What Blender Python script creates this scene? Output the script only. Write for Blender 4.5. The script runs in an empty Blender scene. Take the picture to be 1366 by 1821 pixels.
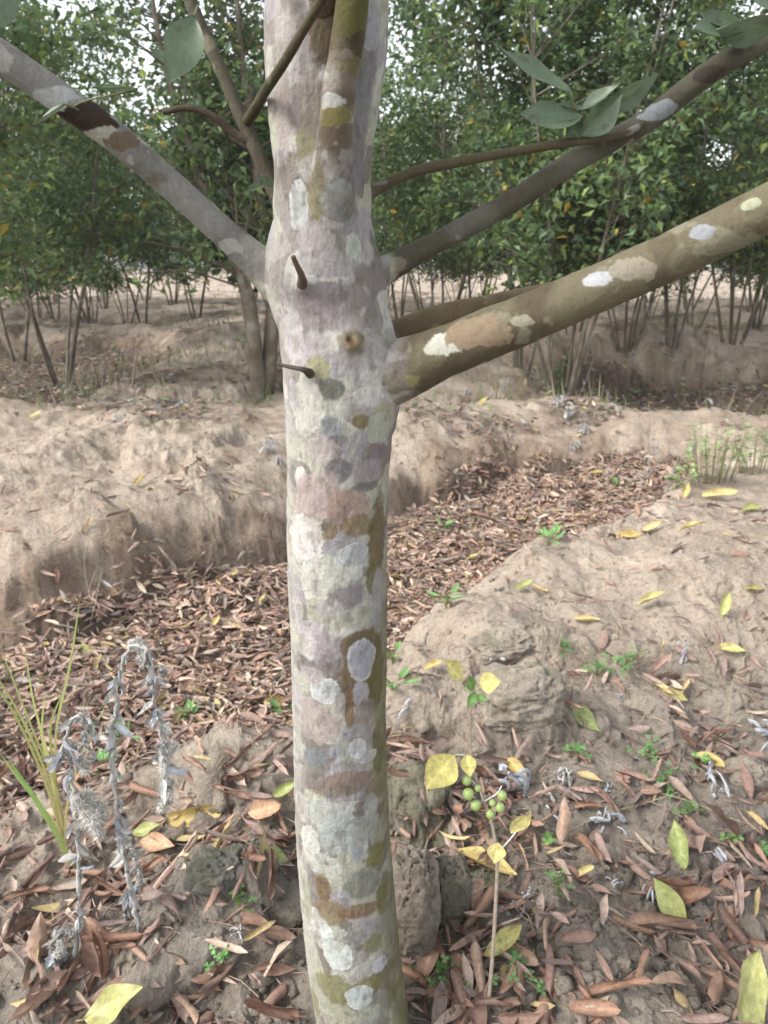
import bpy, math, random
import numpy as np
from mathutils import Vector, Matrix, Euler
R = math.radians
SC = bpy.context.scene
COL = SC.collection

# ------------------------------------------------------------------ camera
CAM_H, PITCH = 1.15, R(17.9)
cd = bpy.data.cameras.new('camera'); cam = bpy.data.objects.new('camera', cd); COL.objects.link(cam)
cam.location = (0, 0, CAM_H); cam.rotation_euler = (R(90) - PITCH, 0, 0)
cd.sensor_fit = 'VERTICAL'; cd.sensor_height = 24; cd.lens = 18.0; cd.clip_start = 0.02; cd.clip_end = 600
cd.dof.use_dof = True; cd.dof.focus_distance = 0.9; cd.dof.aperture_fstop = 7.0
SC.camera = cam
# ------------------------------------------------------------------ sky, sun, exposure
SUN_EL, SUN_AZ = R(42), R(-112)        # azimuth measured from +Y towards +X
w = bpy.data.worlds.new('World'); SC.world = w; w.use_nodes = True
nt = w.node_tree; nt.nodes.clear()
sky = nt.nodes.new('ShaderNodeTexSky'); sky.sky_type = 'NISHITA'; sky.sun_disc = False
sky.sun_elevation = SUN_EL; sky.sun_rotation = SUN_AZ
sky.air_density = 1.0; sky.dust_density = 1.5; sky.ozone_density = 0.4
bg = nt.nodes.new('ShaderNodeBackground'); bg.inputs['Strength'].default_value = 0.15
ow = nt.nodes.new('ShaderNodeOutputWorld')
hs = nt.nodes.new('ShaderNodeHueSaturation'); hs.inputs['Saturation'].default_value = .22; hs.inputs['Value'].default_value = 1.1   # thin bright overcast
nt.links.new(sky.outputs[0], hs.inputs['Color']); nt.links.new(hs.outputs[0], bg.inputs[0]); nt.links.new(bg.outputs[0], ow.inputs[0])
sl = bpy.data.lights.new('sun', 'SUN'); sl.energy = 1.5; sl.angle = R(20); sl.color = (1.0, 0.95, 0.87)
so = bpy.data.objects.new('sun', sl); COL.objects.link(so)
sdir = Vector((math.sin(SUN_AZ) * math.cos(SUN_EL), math.cos(SUN_AZ) * math.cos(SUN_EL), math.sin(SUN_EL)))
so.rotation_euler = sdir.to_track_quat('Z', 'Y').to_euler()
vs = SC.view_settings; vs.view_transform = 'Standard'; vs.look = 'None'; vs.gamma = 1; vs.exposure = 1.36

# ------------------------------------------------------------------ numeric helpers
def _h(ix, iy, iz):
    n = (ix.astype(np.int64) * 374761393 + iy.astype(np.int64) * 668265263 + iz.astype(np.int64) * 2147483647) & 0xffffffff
    n = ((n ^ (n >> 13)) * 1274126177) & 0xffffffff
    n = ((n ^ (n >> 16)) * 2246822519) & 0xffffffff
    return ((n ^ (n >> 15)) & 0xffff) / 65535.0
def noise(x, y, z=0.0):
    x, y, z = np.broadcast_arrays(np.asarray(x, float), np.asarray(y, float), np.asarray(z, float))
    ix, iy, iz = np.floor(x), np.floor(y), np.floor(z)
    fx, fy, fz = x - ix, y - iy, z - iz
    fx = fx*fx*(3-2*fx); fy = fy*fy*(3-2*fy); fz = fz*fz*(3-2*fz)
    def c(a, b, d): return _h(ix + a, iy + b, iz + d)
    x00 = c(0,0,0)*(1-fx) + c(1,0,0)*fx; x10 = c(0,1,0)*(1-fx) + c(1,1,0)*fx
    x01 = c(0,0,1)*(1-fx) + c(1,0,1)*fx; x11 = c(0,1,1)*(1-fx) + c(1,1,1)*fx
    return ((x00*(1-fy) + x10*fy)*(1-fz) + (x01*(1-fy) + x11*fy)*fz) * 2 - 1
def fbm(x, y, z=0.0, o=4, g=0.5):
    s = 0; a = 1; t = 0
    for k in range(o):
        s = s + a * noise(np.asarray(x)*2**k + 17.3*k, np.asarray(y)*2**k + 9.1*k, np.asarray(z)*2**k); t += a; a *= g
    return s / t
def sstep(a, b, x):
    t = np.clip((x - a) / (b - a), 0, 1); return t*t*(3-2*t)
def lin(c):
    c = np.asarray(c, float) / 255.0
    return np.where(c <= 0.04045, c/12.92, ((c+0.055)/1.055)**2.4)
FX = 1366.0
def ray(u, v):
    a = (np.asarray(u, float) - 683)/FX; b = -(np.asarray(v, float) - 910.5)/FX
    return np.stack([a, math.cos(PITCH) + b*math.sin(PITCH), -math.sin(PITCH) + b*math.cos(PITCH)], -1)
def at(u, v, Y):                    # the point of the scene seen at photo position u, v and lying Y metres ahead
    d = ray(u, v); d = d / d[..., 1:2] * np.asarray(Y, float)[..., None]
    return d + np.array([0, 0, CAM_H])
def on_plane(u, v, z):
    d = ray(u, v); t = (z - CAM_H) / d[..., 2]
    return d * t[..., None] + np.array([0, 0, CAM_H])

# ------------------------------------------------------------------ terrain height
def poly_sd(x, y, P):               # >0 inside
    n = len(P); d = np.full(x.shape, 1e9); ins = np.zeros(x.shape, bool)
    for i in range(n):
        ax, ay = P[i]; bx, by = P[(i+1) % n]
        ex, ey = bx-ax, by-ay
        t = np.clip(((x-ax)*ex + (y-ay)*ey) / (ex*ex+ey*ey), 0, 1)
        d = np.minimum(d, np.hypot(x-ax-t*ex, y-ay-t*ey))
        if by != ay: ins ^= ((ay > y) != (by > y)) & (x < ex*(y-ay)/(by-ay) + ax)
    return np.where(ins, d, -d)
def ditch(px, zf):
    p = np.array(px, float); q = on_plane(p[:, 0], p[:, 1], np.full(len(p), zf)); return [(a, b) for a, b in q[:, :2]]
D1 = ditch([(-420,1330),(-200,1215),(0,1160),(180,1095),(350,1045),(510,1005),(700,935),(820,885),(960,850),(1100,842),(1215,850),(1235,885),
            (1120,925),(970,1010),(870,1075),(760,1150),(690,1215),(520,1290),(330,1370),(0,1440),(-420,1560)], -.28)
D2 = ditch([(-300,775),(0,760),(140,735),(260,700),(290,672),(240,645),(0,632),(-300,636)], -.30)
D3 = ditch([(30,600),(310,604),(330,584),(100,572),(-60,575)], -.25)
D4 = ditch([(975,735),(1080,740),(1180,772),(1280,768),(1500,765),(1500,712),(1366,706),(1150,704),(1010,700)], -.26)
D5 = ditch([(860,640),(960,660),(1000,640),(930,620)], -.1)
DIT = [(D1, -.28, .17), (D2, -.30, .22), (D3, -.25, .5), (D4, -.28, .28), (D5, -.1, .5)]
LUMP_PX = [  # u, v of the middle of the foot, half width px, depth factor, height m
 (905,1170,95,.8,.055),(920,1315,88,.7,.085),(775,1290,75,.8,.06),(740,1440,66,.9,.07),(455,1400,105,.7,.06),(385,1580,75,.9,.06),(320,1680,110,.8,.05),(480,1590,50,.9,.035),
 (90,1640,80,.8,.03),(1335,1420,55,.8,.05),(1310,1610,95,.8,.05),(1130,1800,110,1.0,.06),(1120,1540,70,.8,.03),(860,1365,26,.8,.02),(1240,1515,55,.7,.02),(1000,1190,60,.6,.03),
 (315,830,100,1.6,.13),(60,990,130,1.2,.16),(250,930,120,1.2,.08),(430,880,110,1.5,.10),(0,850,120,1.5,.08),(1150,790,90,1.,.05),(150,820,90,2.,.06),(800,780,110,1.6,.08),(900,800,60,1.5,.05),(400,960,80,1.2,.05),(1230,960,120,1.2,.04),(330,616,240,.9,.16),(1110,655,150,.7,.30),(1270,655,140,.7,.22),(1390,680,120,.7,.2),(960,650,120,.8,.15),(900,600,120,.8,.15),(560,600,200,.8,.12),(1000,600,140,.8,.15),(100,580,160,.8,.12),(60,745,150,.5,.05),(350,690,150,1.6,.16),(400,640,130,1.4,.14),(300,760,120,1.2,.06),(1290,790,110,.6,.06),(820,690,120,1.2,.10),(1010,1040,80,1.,.03)]
_lp = np.array(LUMP_PX); _lq = on_plane(_lp[:, 0], _lp[:, 1], np.full(len(_lp), .02)); _ld = np.hypot(_lq[:, 1], CAM_H)
LUMPS = [(q[0], q[1]+r/FX*d*.5*k, r/FX*d*1.12, r/FX*d*k, h) for q, d, (u, v, r, k, h) in zip(_lq, _ld, LUMP_PX)]
def height(x, y, fine=True):
    x = np.asarray(x, float); y = np.asarray(y, float); r = np.hypot(x, y)
    far = sstep(3.5, 9, y)
    z = 0.0*x
    z = z + 0.06*sstep(7, 12, y) + .16*far*fbm(x*.55+3, y*.55, 1, 4)*sstep(40, 14, y)
    # left bank beyond the first ditch, right pale mound before it
    c = y - (3.45 + 1.07*x)
    yw = y + 1.1*fbm(x*.9, 4.4, 1, 2) + .35*fbm(x*3, y*2, 4, 2); z = z + (.07 + .10*fbm(x*.9, y*.9, 77, 2) + .10*np.exp(-((x-.35)/.6)**2))*sstep(.2, .9, c)*(1-sstep(4.9, 6.3, yw))*(1-.8*sstep(.7, 1.2, x)) + .05*np.exp(-((x+.9)**2+(y-4.2)**2)/.5) + .07*np.exp(-((x+1.9)**2+(y-3.4)**2)/.35)
    z = z + .05*np.exp(-((x-.9)**2+(y-5.6)**2)/.9)
    z = z + .15*np.exp(-(((x-1.45)*.8)**2+((y-2.55)*1.0)**2)/.55) + .04*np.exp(-((x-.55)**2+(y-2.15)**2)/.06)
    z = z - .10*sstep(.0, -.9, x)*sstep(2.0, 1.3, y)*1.0 + .05*np.exp(-((x+.38)**2+(y-1.62)**2)/.05)
    z = z + .05*np.exp(-((x+.30)**2+(y-1.25)**2)/.02)
    z = z + .05*fbm(x*1.6, y*1.6, 3, 3)*sstep(.5, 1.5, r)
    # ditches
    wob = .24*fbm(x*1.7, y*1.7, 5, 3) + .03*fbm(x*8, y*8, 6, 3)
    for k, (P, zf, wd) in enumerate(DIT):
        sd = poly_sd(x, y, P) + wob*(1 if k == 0 else 1.6)
        ww = wd*(1 + .4*fbm(x*2.3, y*2.3, 66, 2))
        d_ = np.maximum(-sd, 0)
        if k == 0:
            q = sstep(.05, .8, c); hs_ = .46*(1-np.exp(-(d_/.07)**1.4)) + .54*sstep(-.1, 1.15, d_); hn = sstep(0, .42, d_)
            m = 1 - (hs_*q + hn*(1-q))
        else: m = 1 - (.5*(1-np.exp(-d_/(ww*.3))) + .5*sstep(0, ww*3, d_))
        z = z*(1-m) + (zf + .02*fbm(x*4, y*4, 8, 2))*m
        if k in (0, 3): z = z + .03*np.exp(-((sd+ww+.22)/.15)**2)
    lw = .30*fbm(x*9, y*9, 51, 3) + .12*fbm(x*30, y*30, 52, 2)
    for lx, ly, la, lb, lh in LUMPS:
        q = ((x-lx)/la)**2 + ((y-ly)/lb)**2
        z = z + lh*(.55*sstep(1.15, .62, q + lw*1.3) + .45*np.exp(-q*1.6))
    if fine:
        n1 = fbm(x*3.9, y*3.9, 2, 5, .42); n1b = np.abs(fbm(x*6.1+9, y*6.1, 22, 3))
        z = z + (.050*n1 + .055*(.22-n1b))*sstep(.4, 1.1, r)
        rg = 1 - np.abs(fbm(x*11+5, y*11, 4, 3)); z = z + (.016 - .009*sstep(1.8, 3, y))*(rg**4 - .4)*(.5+.5*noise(x*1.3, y*1.3, 9))
        n2 = fbm(x*38, y*38, 7, 4, .6); z = z + .0075*n2*sstep(7, 3, y)
        # crumbly clods, mostly in the near ground
        cl = sstep(.15, .55, fbm(x*17, y*17, 12, 2)) * sstep(2.2, 1.3, y); z = z + .022*cl*(.6+.4*n2)
    z = z - .02*np.exp(-((x+.02)**2+(y-.9)**2)/.02)
    return z
def on_ground(u, v):
    u = np.atleast_1d(np.asarray(u, float)); v = np.atleast_1d(np.asarray(v, float)); d = ray(u, v); d = d / np.hypot(d[:, 0], d[:, 1])[:, None]
    ts = np.geomspace(.45, 90, 170); lo = np.full(len(u), .45); hi = np.full(len(u), 90.); found = np.zeros(len(u), bool)
    for a, b in zip(ts[:-1], ts[1:]):
        p = d*b; below = (p[:, 2] + CAM_H < hq(p[:, 0], p[:, 1])) & ~found
        lo[below] = a; hi[below] = b; found |= below
        if found.all(): break
    for _ in range(10):
        m = (lo+hi)/2; p = d*m[:, None]; b = p[:, 2] + CAM_H < hq(p[:, 0], p[:, 1]); hi = np.where(b, m, hi); lo = np.where(b, lo, m)
    p = d*hi[:, None]; p[:, 2] = hq(p[:, 0], p[:, 1]); return p

# ------------------------------------------------------------------ mesh / object helpers
def mesh(name, V, F, mat, col=None, smooth=True, colname='Col'):
    """F: (n,k) array or list of such arrays"""
    V = np.asarray(V, np.float32); Fs = F if isinstance(F, list) else [F]; Fs = [np.asarray(f, np.int32) for f in Fs if len(f)]
    me = bpy.data.meshes.new(name)
    me.vertices.add(len(V)); me.vertices.foreach_set('co', V.ravel())
    li = np.concatenate([f.ravel() for f in Fs]); tot = np.concatenate([np.full(len(f), f.shape[1], np.int32) for f in Fs])
    st = np.concatenate([[0], np.cumsum(tot)[:-1]]).astype(np.int32)
    me.loops.add(len(li)); me.loops.foreach_set('vertex_index', li)
    me.polygons.add(len(tot)); me.polygons.foreach_set('loop_start', st); me.polygons.foreach_set('loop_total', tot)
    me.polygons.foreach_set('use_smooth', np.full(len(tot), smooth))
    if col is not None:
        ca = me.color_attributes.new(colname, 'FLOAT_COLOR', 'POINT'); c4 = np.ones((len(V), 4), np.float32); c4[:, :3] = col
        ca.data.foreach_set('color', c4.ravel())
    me.update(); me.validate()
    me.materials.append(mat); return me
def obj(name, me, parent=None, loc=None):
    o = bpy.data.objects.new(name, me); COL.objects.link(o)
    if parent is not None: o.parent = parent
    if loc is not None: o.location = loc
    return o
def tag(o, label=None, cat=None, group=None, kind=None):
    if label: o['label'] = label
    if cat: o['category'] = cat
    if group: o['group'] = group
    if kind: o['kind'] = kind
    return o
def empty(name, loc):
    o = bpy.data.objects.new(name, None); COL.objects.link(o); o.location = tuple(float(c) for c in loc); o.empty_display_size = .05; return o
def grid_faces(n, m, wrap=False):
    i = np.arange(n-1)[:, None]; mm = m if wrap else m-1; j = np.arange(mm)[None, :]; j2 = (j+1) % m
    return np.stack([i*m+j, i*m+j2, (i+1)*m+j2, (i+1)*m+j], -1).reshape(-1, 4)
def smooth_path(P, n):
    P = np.asarray(P, float)
    if len(P) == 2: t = np.linspace(0, 1, n)[:, None]; return P[0]*(1-t)+P[1]*t
    d = np.concatenate([[0], np.cumsum(np.linalg.norm(np.diff(P[:, :3], axis=0), axis=1)**.5)])
    q = np.linspace(0, d[-1], n); out = np.empty((n, P.shape[1]))
    m = np.gradient(P, d, axis=0)
    k = np.clip(np.searchsorted(d, q, 'right')-1, 0, len(d)-2); h = d[k+1]-d[k]; t = ((q-d[k])/h)[:, None]; h = h[:, None]
    return (2*t**3-3*t**2+1)*P[k] + (t**3-2*t**2+t)*h*m[k] + (-2*t**3+3*t**2)*P[k+1] + (t**3-t**2)*h*m[k+1]
def tube(P, rad, ns=6, cap=True):
    """P (n,3), rad (n,) -> V, [quads, tris]"""
    P = np.asarray(P, float); rad = np.broadcast_to(rad, len(P)); n = len(P)
    T = np.gradient(P, axis=0); T /= np.linalg.norm(T, axis=1, keepdims=True)+1e-12
    ref = np.array([0, 0, 1.]) if abs(T[:, 2]).mean() < .8 else np.array([0, 1., 0])
    A = np.cross(T, ref); A /= np.linalg.norm(A, axis=1, keepdims=True)+1e-12; B = np.cross(A, T)
    th = np.linspace(0, 2*np.pi, ns, endpoint=False)
    V = P[:, None] + rad[:, None, None]*(np.cos(th)[None, :, None]*A[:, None] + np.sin(th)[None, :, None]*B[:, None])
    V = V.reshape(-1, 3); F = grid_faces(n, ns, True)[:, ::-1]
    if not cap: return V, F
    V = np.vstack([V, P[:1]-T[:1]*rad[0]*.3, P[-1:]+T[-1:]*rad[-1]*.6]); j = np.arange(ns)
    tr = np.concatenate([np.stack([j, (j+1) % ns, np.full(ns, n*ns)], -1), np.stack([(n-1)*ns+(j+1) % ns, (n-1)*ns+j, np.full(ns, n*ns+1)], -1)])
    return V, [F, tr]
class Bag:                           # collects geometry of ONE mesh
    def __init__(s): s.V = []; s.Q = []; s.T = []; s.C = []; s.n = 0
    def add(s, V, F, col=None):
        for f in (F if isinstance(F, list) else [F]):
            f = np.asarray(f)
            if len(f): (s.Q if f.shape[1] == 4 else s.T).append(f + s.n)
        s.V.append(V); s.n += len(V)
        s.C.append(np.broadcast_to(np.asarray(col if col is not None else (1, 1, 1), float), (len(V), 3)))
    def mesh(s, name, mat, smooth=True):
        F = []
        if s.Q: F.append(np.concatenate(s.Q))
        if s.T: F.append(np.concatenate(s.T))
        return mesh(name, np.concatenate(s.V), F, mat, np.concatenate(s.C), smooth)

# ------------------------------------------------------------------ materials
def mat_new(name, rough=.8, spec=.3):
    m = bpy.data.materials.new(name); m.use_nodes = True; n = m.node_tree.nodes; b = n['Principled BSDF']
    b.inputs['Roughness'].default_value = rough; b.inputs['Specular IOR Level'].default_value = spec; return m, n, m.node_tree.links, b
def nd(n, t, **k):
    x = n.new(t)
    for a, b in k.items(): setattr(x, a, b)
    return x
def noise_node(n, l, scale, detail=6, rough=.6, vec=None):
    x = n.new('ShaderNodeTexNoise'); x.inputs['Scale'].default_value = scale; x.inputs['Detail'].default_value = detail; x.inputs['Roughness'].default_value = rough
    if vec: l.new(vec, x.inputs['Vector'])
    return x
def mixc(n, l, a, b, f, mode='MIX'):
    x = n.new('ShaderNodeMix'); x.data_type = 'RGBA'; x.blend_type = mode
    for s, v in ((x.inputs[6], a), (x.inputs[7], b), (x.inputs[0], f)):
        if hasattr(v, 'is_linked') or hasattr(v, 'links'): l.new(v, s)
        elif isinstance(v, (int, float)): s.default_value = v
        else: s.default_value = (*v, 1)
    return x.outputs[2]
def ramp(n, l, f, stops):
    x = n.new('ShaderNodeValToRGB'); l.new(f, x.inputs[0]); e = x.color_ramp.elements
    while len(e) < len(stops): e.new(.5)
    for k, (p, c) in enumerate(stops): e[k].position = p; e[k].color = (*c, 1) if not isinstance(c, (int, float)) else (c, c, c, 1)
    return x.outputs[0]
def bump(n, l, b, hs, dist):
    x = n.new('ShaderNodeBump'); x.inputs['Strength'].default_value = 1; x.inputs['Distance'].default_value = dist; l.new(hs, x.inputs['Height']); l.new(x.outputs[0], b.inputs['Normal']); return x

def soil_material(name, use_attr=True, tint=(1, 1, 1)):
    m, n, l, b = mat_new(name, .95, .12)
    tc = n.new('ShaderNodeTexCoord').outputs['Object']
    n1 = noise_node(n, l, 6, 8, .65, tc); n2 = noise_node(n, l, 60, 8, .7, tc); n3 = noise_node(n, l, 260, 4, .7, tc)
    if use_attr:
        a = n.new('ShaderNodeVertexColor'); a.layer_name = 'Col'; base = a.outputs[0]
    else: base = tuple(.36*t for t in (1*tint[0], .87*tint[1], .74*tint[2]))
    c = mixc(n, l, base, ramp(n, l, n1.outputs[0], [(.3, (.72, .70, .68)), (.55, (1, 1, 1)), (.75, (1.12, 1.1, 1.06))]), 1.0, 'MULTIPLY')
    c = mixc(n, l, c, ramp(n, l, n2.outputs[0], [(.30, (.38, .35, .32)), (.44, (.85, .84, .83)), (.6, (1.05, 1.05, 1.05)), (.8, (1.2, 1.18, 1.15))]), .85, 'MULTIPLY')
    c = mixc(n, l, c, ramp(n, l, n3.outputs[0], [(.3, (.6, .6, .6)), (.5, (1, 1, 1)), (.7, (1.2, 1.2, 1.2))]), .6, 'MULTIPLY')
    l.new(c, b.inputs['Base Color'])
    ad = nd(n, 'ShaderNodeMath', operation='MULTIPLY_ADD'); l.new(n3.outputs[0], ad.inputs[0]); ad.inputs[1].default_value = .25; l.new(n2.outputs[0], ad.inputs[2])
    bump(n, l, b, ad.outputs[0], .022); return m
M_SOIL = soil_material('soil')
M_CLOD = soil_material('clod_soil', True)

def bark_material(name, base=None, sc=1.0, bd=.003):
    m, n, l, b = mat_new(name, .8, .2)
    tc = n.new('ShaderNodeTexCoord').outputs['Object']
    mp = n.new('ShaderNodeMapping'); l.new(tc, mp.inputs[0]); mp.inputs['Scale'].default_value = (1, 1, .18)
    n1 = noise_node(n, l, 260*sc, 4, .6, mp.outputs[0]); n2 = noise_node(n, l, 90*sc, 6, .7, tc)
    if base is None:
        a = n.new('ShaderNodeVertexColor'); a.layer_name = 'Col'; c = a.outputs[0]
    else:
        n0 = noise_node(n, l, 12*sc, 6, .6, tc); c = ramp(n, l, n0.outputs[0], [(.35, base[0]), (.5, base[1]), (.62, base[2])])
    c = mixc(n, l, c, ramp(n, l, n1.outputs[0], [(.35, (.90, .89, .88)), (.55, (1, 1, 1)), (.7, (1.06, 1.06, 1.06))]), .8, 'MULTIPLY')
    c = mixc(n, l, c, ramp(n, l, n2.outputs[0], [(.3, (.74, .74, .72)), (.45, (1, 1, 1)), (.7, (1.08, 1.08, 1.08))]), .8, 'MULTIPLY')
    l.new(c, b.inputs['Base Color'])
    ad = nd(n, 'ShaderNodeMath', operation='MULTIPLY_ADD'); l.new(n1.outputs[0], ad.inputs[0]); ad.inputs[1].default_value = .18; l.new(n2.outputs[0], ad.inputs[2])
    bump(n, l, b, ad.outputs[0], bd); return m
M_BARK = bark_material('lichen_bark')
M_TBARK = bark_material('orchard_bark', ((.08, .065, .045), (.13, .11, .085), (.22, .205, .17)), .3, .004)

def leaf_material(name, col=None, rough=.55, trans=.25, spots=None, var=.25, hue=None, spec=.35):
    """col None: take the vertex colour"""
    m, n, l, b = mat_new(name, rough, spec)
    tc = n.new('ShaderNodeTexCoord').outputs['Object']; oi = n.new('ShaderNodeObjectInfo')
    if col is None:
        a = n.new('ShaderNodeVertexColor'); a.layer_name = 'Col'; c = a.outputs[0]
    else:
        c = ramp(n, l, oi.outputs['Random'], [(i/max(1, len(col)-1), cc) for i, cc in enumerate(col)]); a = n.new('ShaderNodeVertexColor'); a.layer_name = 'Col'; c = mixc(n, l, c, a.outputs[0], 1.0, 'MULTIPLY')
    if spots:
        va = nd(n, 'ShaderNodeVectorMath', operation='ADD'); l.new(tc, va.inputs[0]); cb = n.new('ShaderNodeCombineXYZ')
        ml = nd(n, 'ShaderNodeMath', operation='MULTIPLY'); l.new(oi.outputs['Random'], ml.inputs[0]); ml.inputs[1].default_value = 37; l.new(ml.outputs[0], cb.inputs[0]); l.new(cb.outputs[0], va.inputs[1])
        ns = noise_node(n, l, spots[0], 5, .65, va.outputs[0]); c = mixc(n, l, c, spots[1], ramp(n, l, ns.outputs[0], [(spots[2], 0), (spots[2]+.08, 1)]))
    n2 = noise_node(n, l, 120, 3, .6, tc); c = mixc(n, l, c, ramp(n, l, n2.outputs[0], [(.3, (1-var,)*3), (.7, (1+var*.6,)*3)]), 1.0, 'MULTIPLY')
    l.new(c, b.inputs['Base Color'])
    tr = n.new('ShaderNodeBsdfTranslucent'); l.new(c, tr.inputs[0]); mx = n.new('ShaderNodeMixShader'); mx.inputs[0].default_value = trans
    l.new(b.outputs[0], mx.inputs[1]); l.new(tr.outputs[0], mx.inputs[2]); l.new(mx.outputs[0], n['Material Output'].inputs[0]); return m
M_BROWN = leaf_material('dry_brown_leaf', [(.235,.135,.09), (.29,.18,.125), (.19,.11,.08), (.34,.235,.17), (.26,.165,.125), (.155,.10,.08)], .6, .12, (40, (.13, .07, .05), .62))
M_LITTER = leaf_material('litter_leaf', None, .7, .1, None, .3)
M_YELL = leaf_material('yellow_leaf', [(.52, .40, .15), (.48, .42, .17), (.55, .45, .24), (.40, .38, .14)], .5, .2, (34, (.30, .16, .05), .60))
M_FRESHY = leaf_material('fresh_yellow_leaf', [(.70, .62, .22), (.66, .60, .25)], .45, .3, (30, (.5, .45, .10), .66))
M_YGREEN = leaf_material('yellow_green_leaf', [(.33, .38, .14), (.42, .42, .17), (.27, .31, .12)], .45, .25, (30, (.2, .13, .05), .66))
M_GREEN = leaf_material('citrus_leaf', [(.10, .145, .085), (.10, .145, .085), (.10, .145, .085)], .4, .25, None, .15, spec=.5)
M_CROWN = leaf_material('crown_leaf', None, .5, .32, None, .2, spec=.3)
M_WEED = leaf_material('weed_leaf', [(.16, .30, .09), (.22, .36, .12), (.12, .24, .08)], .5, .35)
M_GREY = leaf_material('grey_felt_leaf', [(.36, .355, .34), (.46, .455, .435), (.28, .27, .25)], .95, .15, (60, (.14, .13, .12), .56), spec=.05)
M_WHITE = leaf_material('white_felt_leaf', [(.50, .52, .56), (.40, .42, .45)], .95, .2, (60, (.25, .24, .23), .6), spec=.05)
M_GRASS = leaf_material('grass_blade', None, .5, .3, None, .15)
M_STRAW = leaf_material('dry_stalk', [(.42, .34, .22), (.5, .43, .32)], .7, .1)
M_BERRY, _n, _l, _b = mat_new('green_berry', .35, .5); _b.inputs['Base Color'].default_value = (.26, .35, .12, 1); _b.inputs['Subsurface Weight'].default_value = .1

# ------------------------------------------------------------------ ground
def soil_colour(x, y, z):
    """albedo of the soil: pale dry tops, browner cut faces and litter-stained ditch floors"""
    n = fbm(x*1.1, y*1.1, 20, 3); n2 = fbm(x*6, y*6, 21, 3)
    pale = np.array([.52, .44, .36]); grey = np.array([.325, .29, .25]); brown = np.array([.30, .225, .175]); dark = np.array([.12, .09, .07])
    c = pale[None]*np.ones(x.shape+(1,))
    def mx(c, b, m): return c*(1-m[..., None]) + b*m[..., None]
    near = sstep(1.8, 1.3, y - .35*x)
    c = mx(c, grey, np.clip(near*(.75+.5*n2), 0, 1))
    c = mx(c, brown, np.clip(.25*sstep(3.0, 6, y) + .8*n2*sstep(2, 4, y) + .35*n, 0, .85)); c = mx(c, dark, .8*sstep(.12, .42, fbm(x*1.3, y*1.3, 44, 4))*sstep(4.5, 7, y))
    wob = .07*fbm(x*3.1, y*3.1, 5, 3) + .03*fbm(x*14, y*14, 6, 2)
    for k, (P, zf, wd) in enumerate(DIT):
        sd = poly_sd(x, y, P) + wob*(1 if k == 0 else 3); ww = wd + (.1 if k == 0 else .15)
        c = mx(c, np.array([.29,.22,.165]), .85*sstep(-.30, -.08, sd + .16*n2)*sstep(.1, .0, sd)*(sstep(.0, .8, y - (3.45 + 1.07*x)) if k == 0 else 1)); c = mx(c, dark, .85*sstep(-.05, .02, sd))
    moss = sstep(.15, .5, fbm(x*3+7, y*3, 31, 4))*.45*sstep(2.6, 1.4, y)
    return np.clip(mx(c, np.array([.22, .23, .12]), moss)*(1+.12*n[..., None]), .02, .7)
nr = 1000
rr = np.geomspace(.42, 160, nr)
# angles: dense in front of the camera, coarse behind it
af = np.linspace(-R(36), R(36), 760); ab = np.linspace(R(36), R(360-36), 130)[1:-1]
ang = np.concatenate([af, ab]); na = len(ang)
X = rr[:, None]*np.sin(ang)[None]; Y = rr[:, None]*np.cos(ang)[None]
Z = height(X, Y)
gx = np.gradient(Z, axis=0)/np.gradient(rr)[:, None]; sl_ = np.clip(np.abs(gx)*1.2, 0, 1)[..., None]*sstep(30, 12, rr)[:, None, None]
dn_ = np.stack([X*0, X*0-1, X*0+.3], -1)*(.055*fbm(X*5, Y*5, Z*7, 3) + .030*np.abs(fbm(X*13, Y*13, Z*16, 3)) + .010*fbm(X*40, Y*40, Z*40, 3))[..., None]*sl_
dn_ += np.stack([fbm(X*7+50, Y*7, Z*9, 3)*.03, X*0, X*0], -1)*sl_
V = (np.stack([X, Y, Z], -1) + dn_).reshape(-1, 3)
F = grid_faces(nr, na, True)[:, ::-1]
V = np.vstack([V, [[0, 0, float(height(np.array([0.]), np.array([0.]))[0])]]])
tri = np.stack([(np.arange(na)+1) % na, np.arange(na), np.full(na, nr*na)], -1)
me = mesh('ground', V, [F, tri[:, ::-1]], M_SOIL, soil_colour(V[:, 0], V[:, 1], V[:, 2]))
tag(obj('ground', me), kind='structure')

_lr0, _dlr, _da = math.log(.42), (math.log(160)-math.log(.42))/(nr-1), 2*R(36)/(759)
def hq(x, y):                       # height read back from the ground sheet in front of the camera
    x = np.asarray(x, float); y = np.asarray(y, float); i = np.clip((np.log(np.maximum(np.hypot(x, y), .421))-_lr0)/_dlr, 0, nr-1.001); a = np.arctan2(x, y); j = (a+R(36))/_da
    out = (j < 0) | (j > 758.9); j = np.clip(j, 0, 758.9); i0 = i.astype(int); j0 = j.astype(int); fi, fj = i-i0, j-j0
    z = (Z[i0, j0]*(1-fj)+Z[i0, j0+1]*fj)*(1-fi) + (Z[i0+1, j0]*(1-fj)+Z[i0+1, j0+1]*fj)*fi
    if np.any(out): z = np.array(z); z[out] = height(x[out], y[out])
    return z
def normals(x, y, e=.03):
    zx = (hq(x+e, y) - hq(x-e, y))/(2*e); zy = (hq(x, y+e) - hq(x, y-e))/(2*e)
    n = np.stack([-zx, -zy, np.ones_like(zx)], -1); return n / np.linalg.norm(n, axis=-1, keepdims=True)

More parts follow.
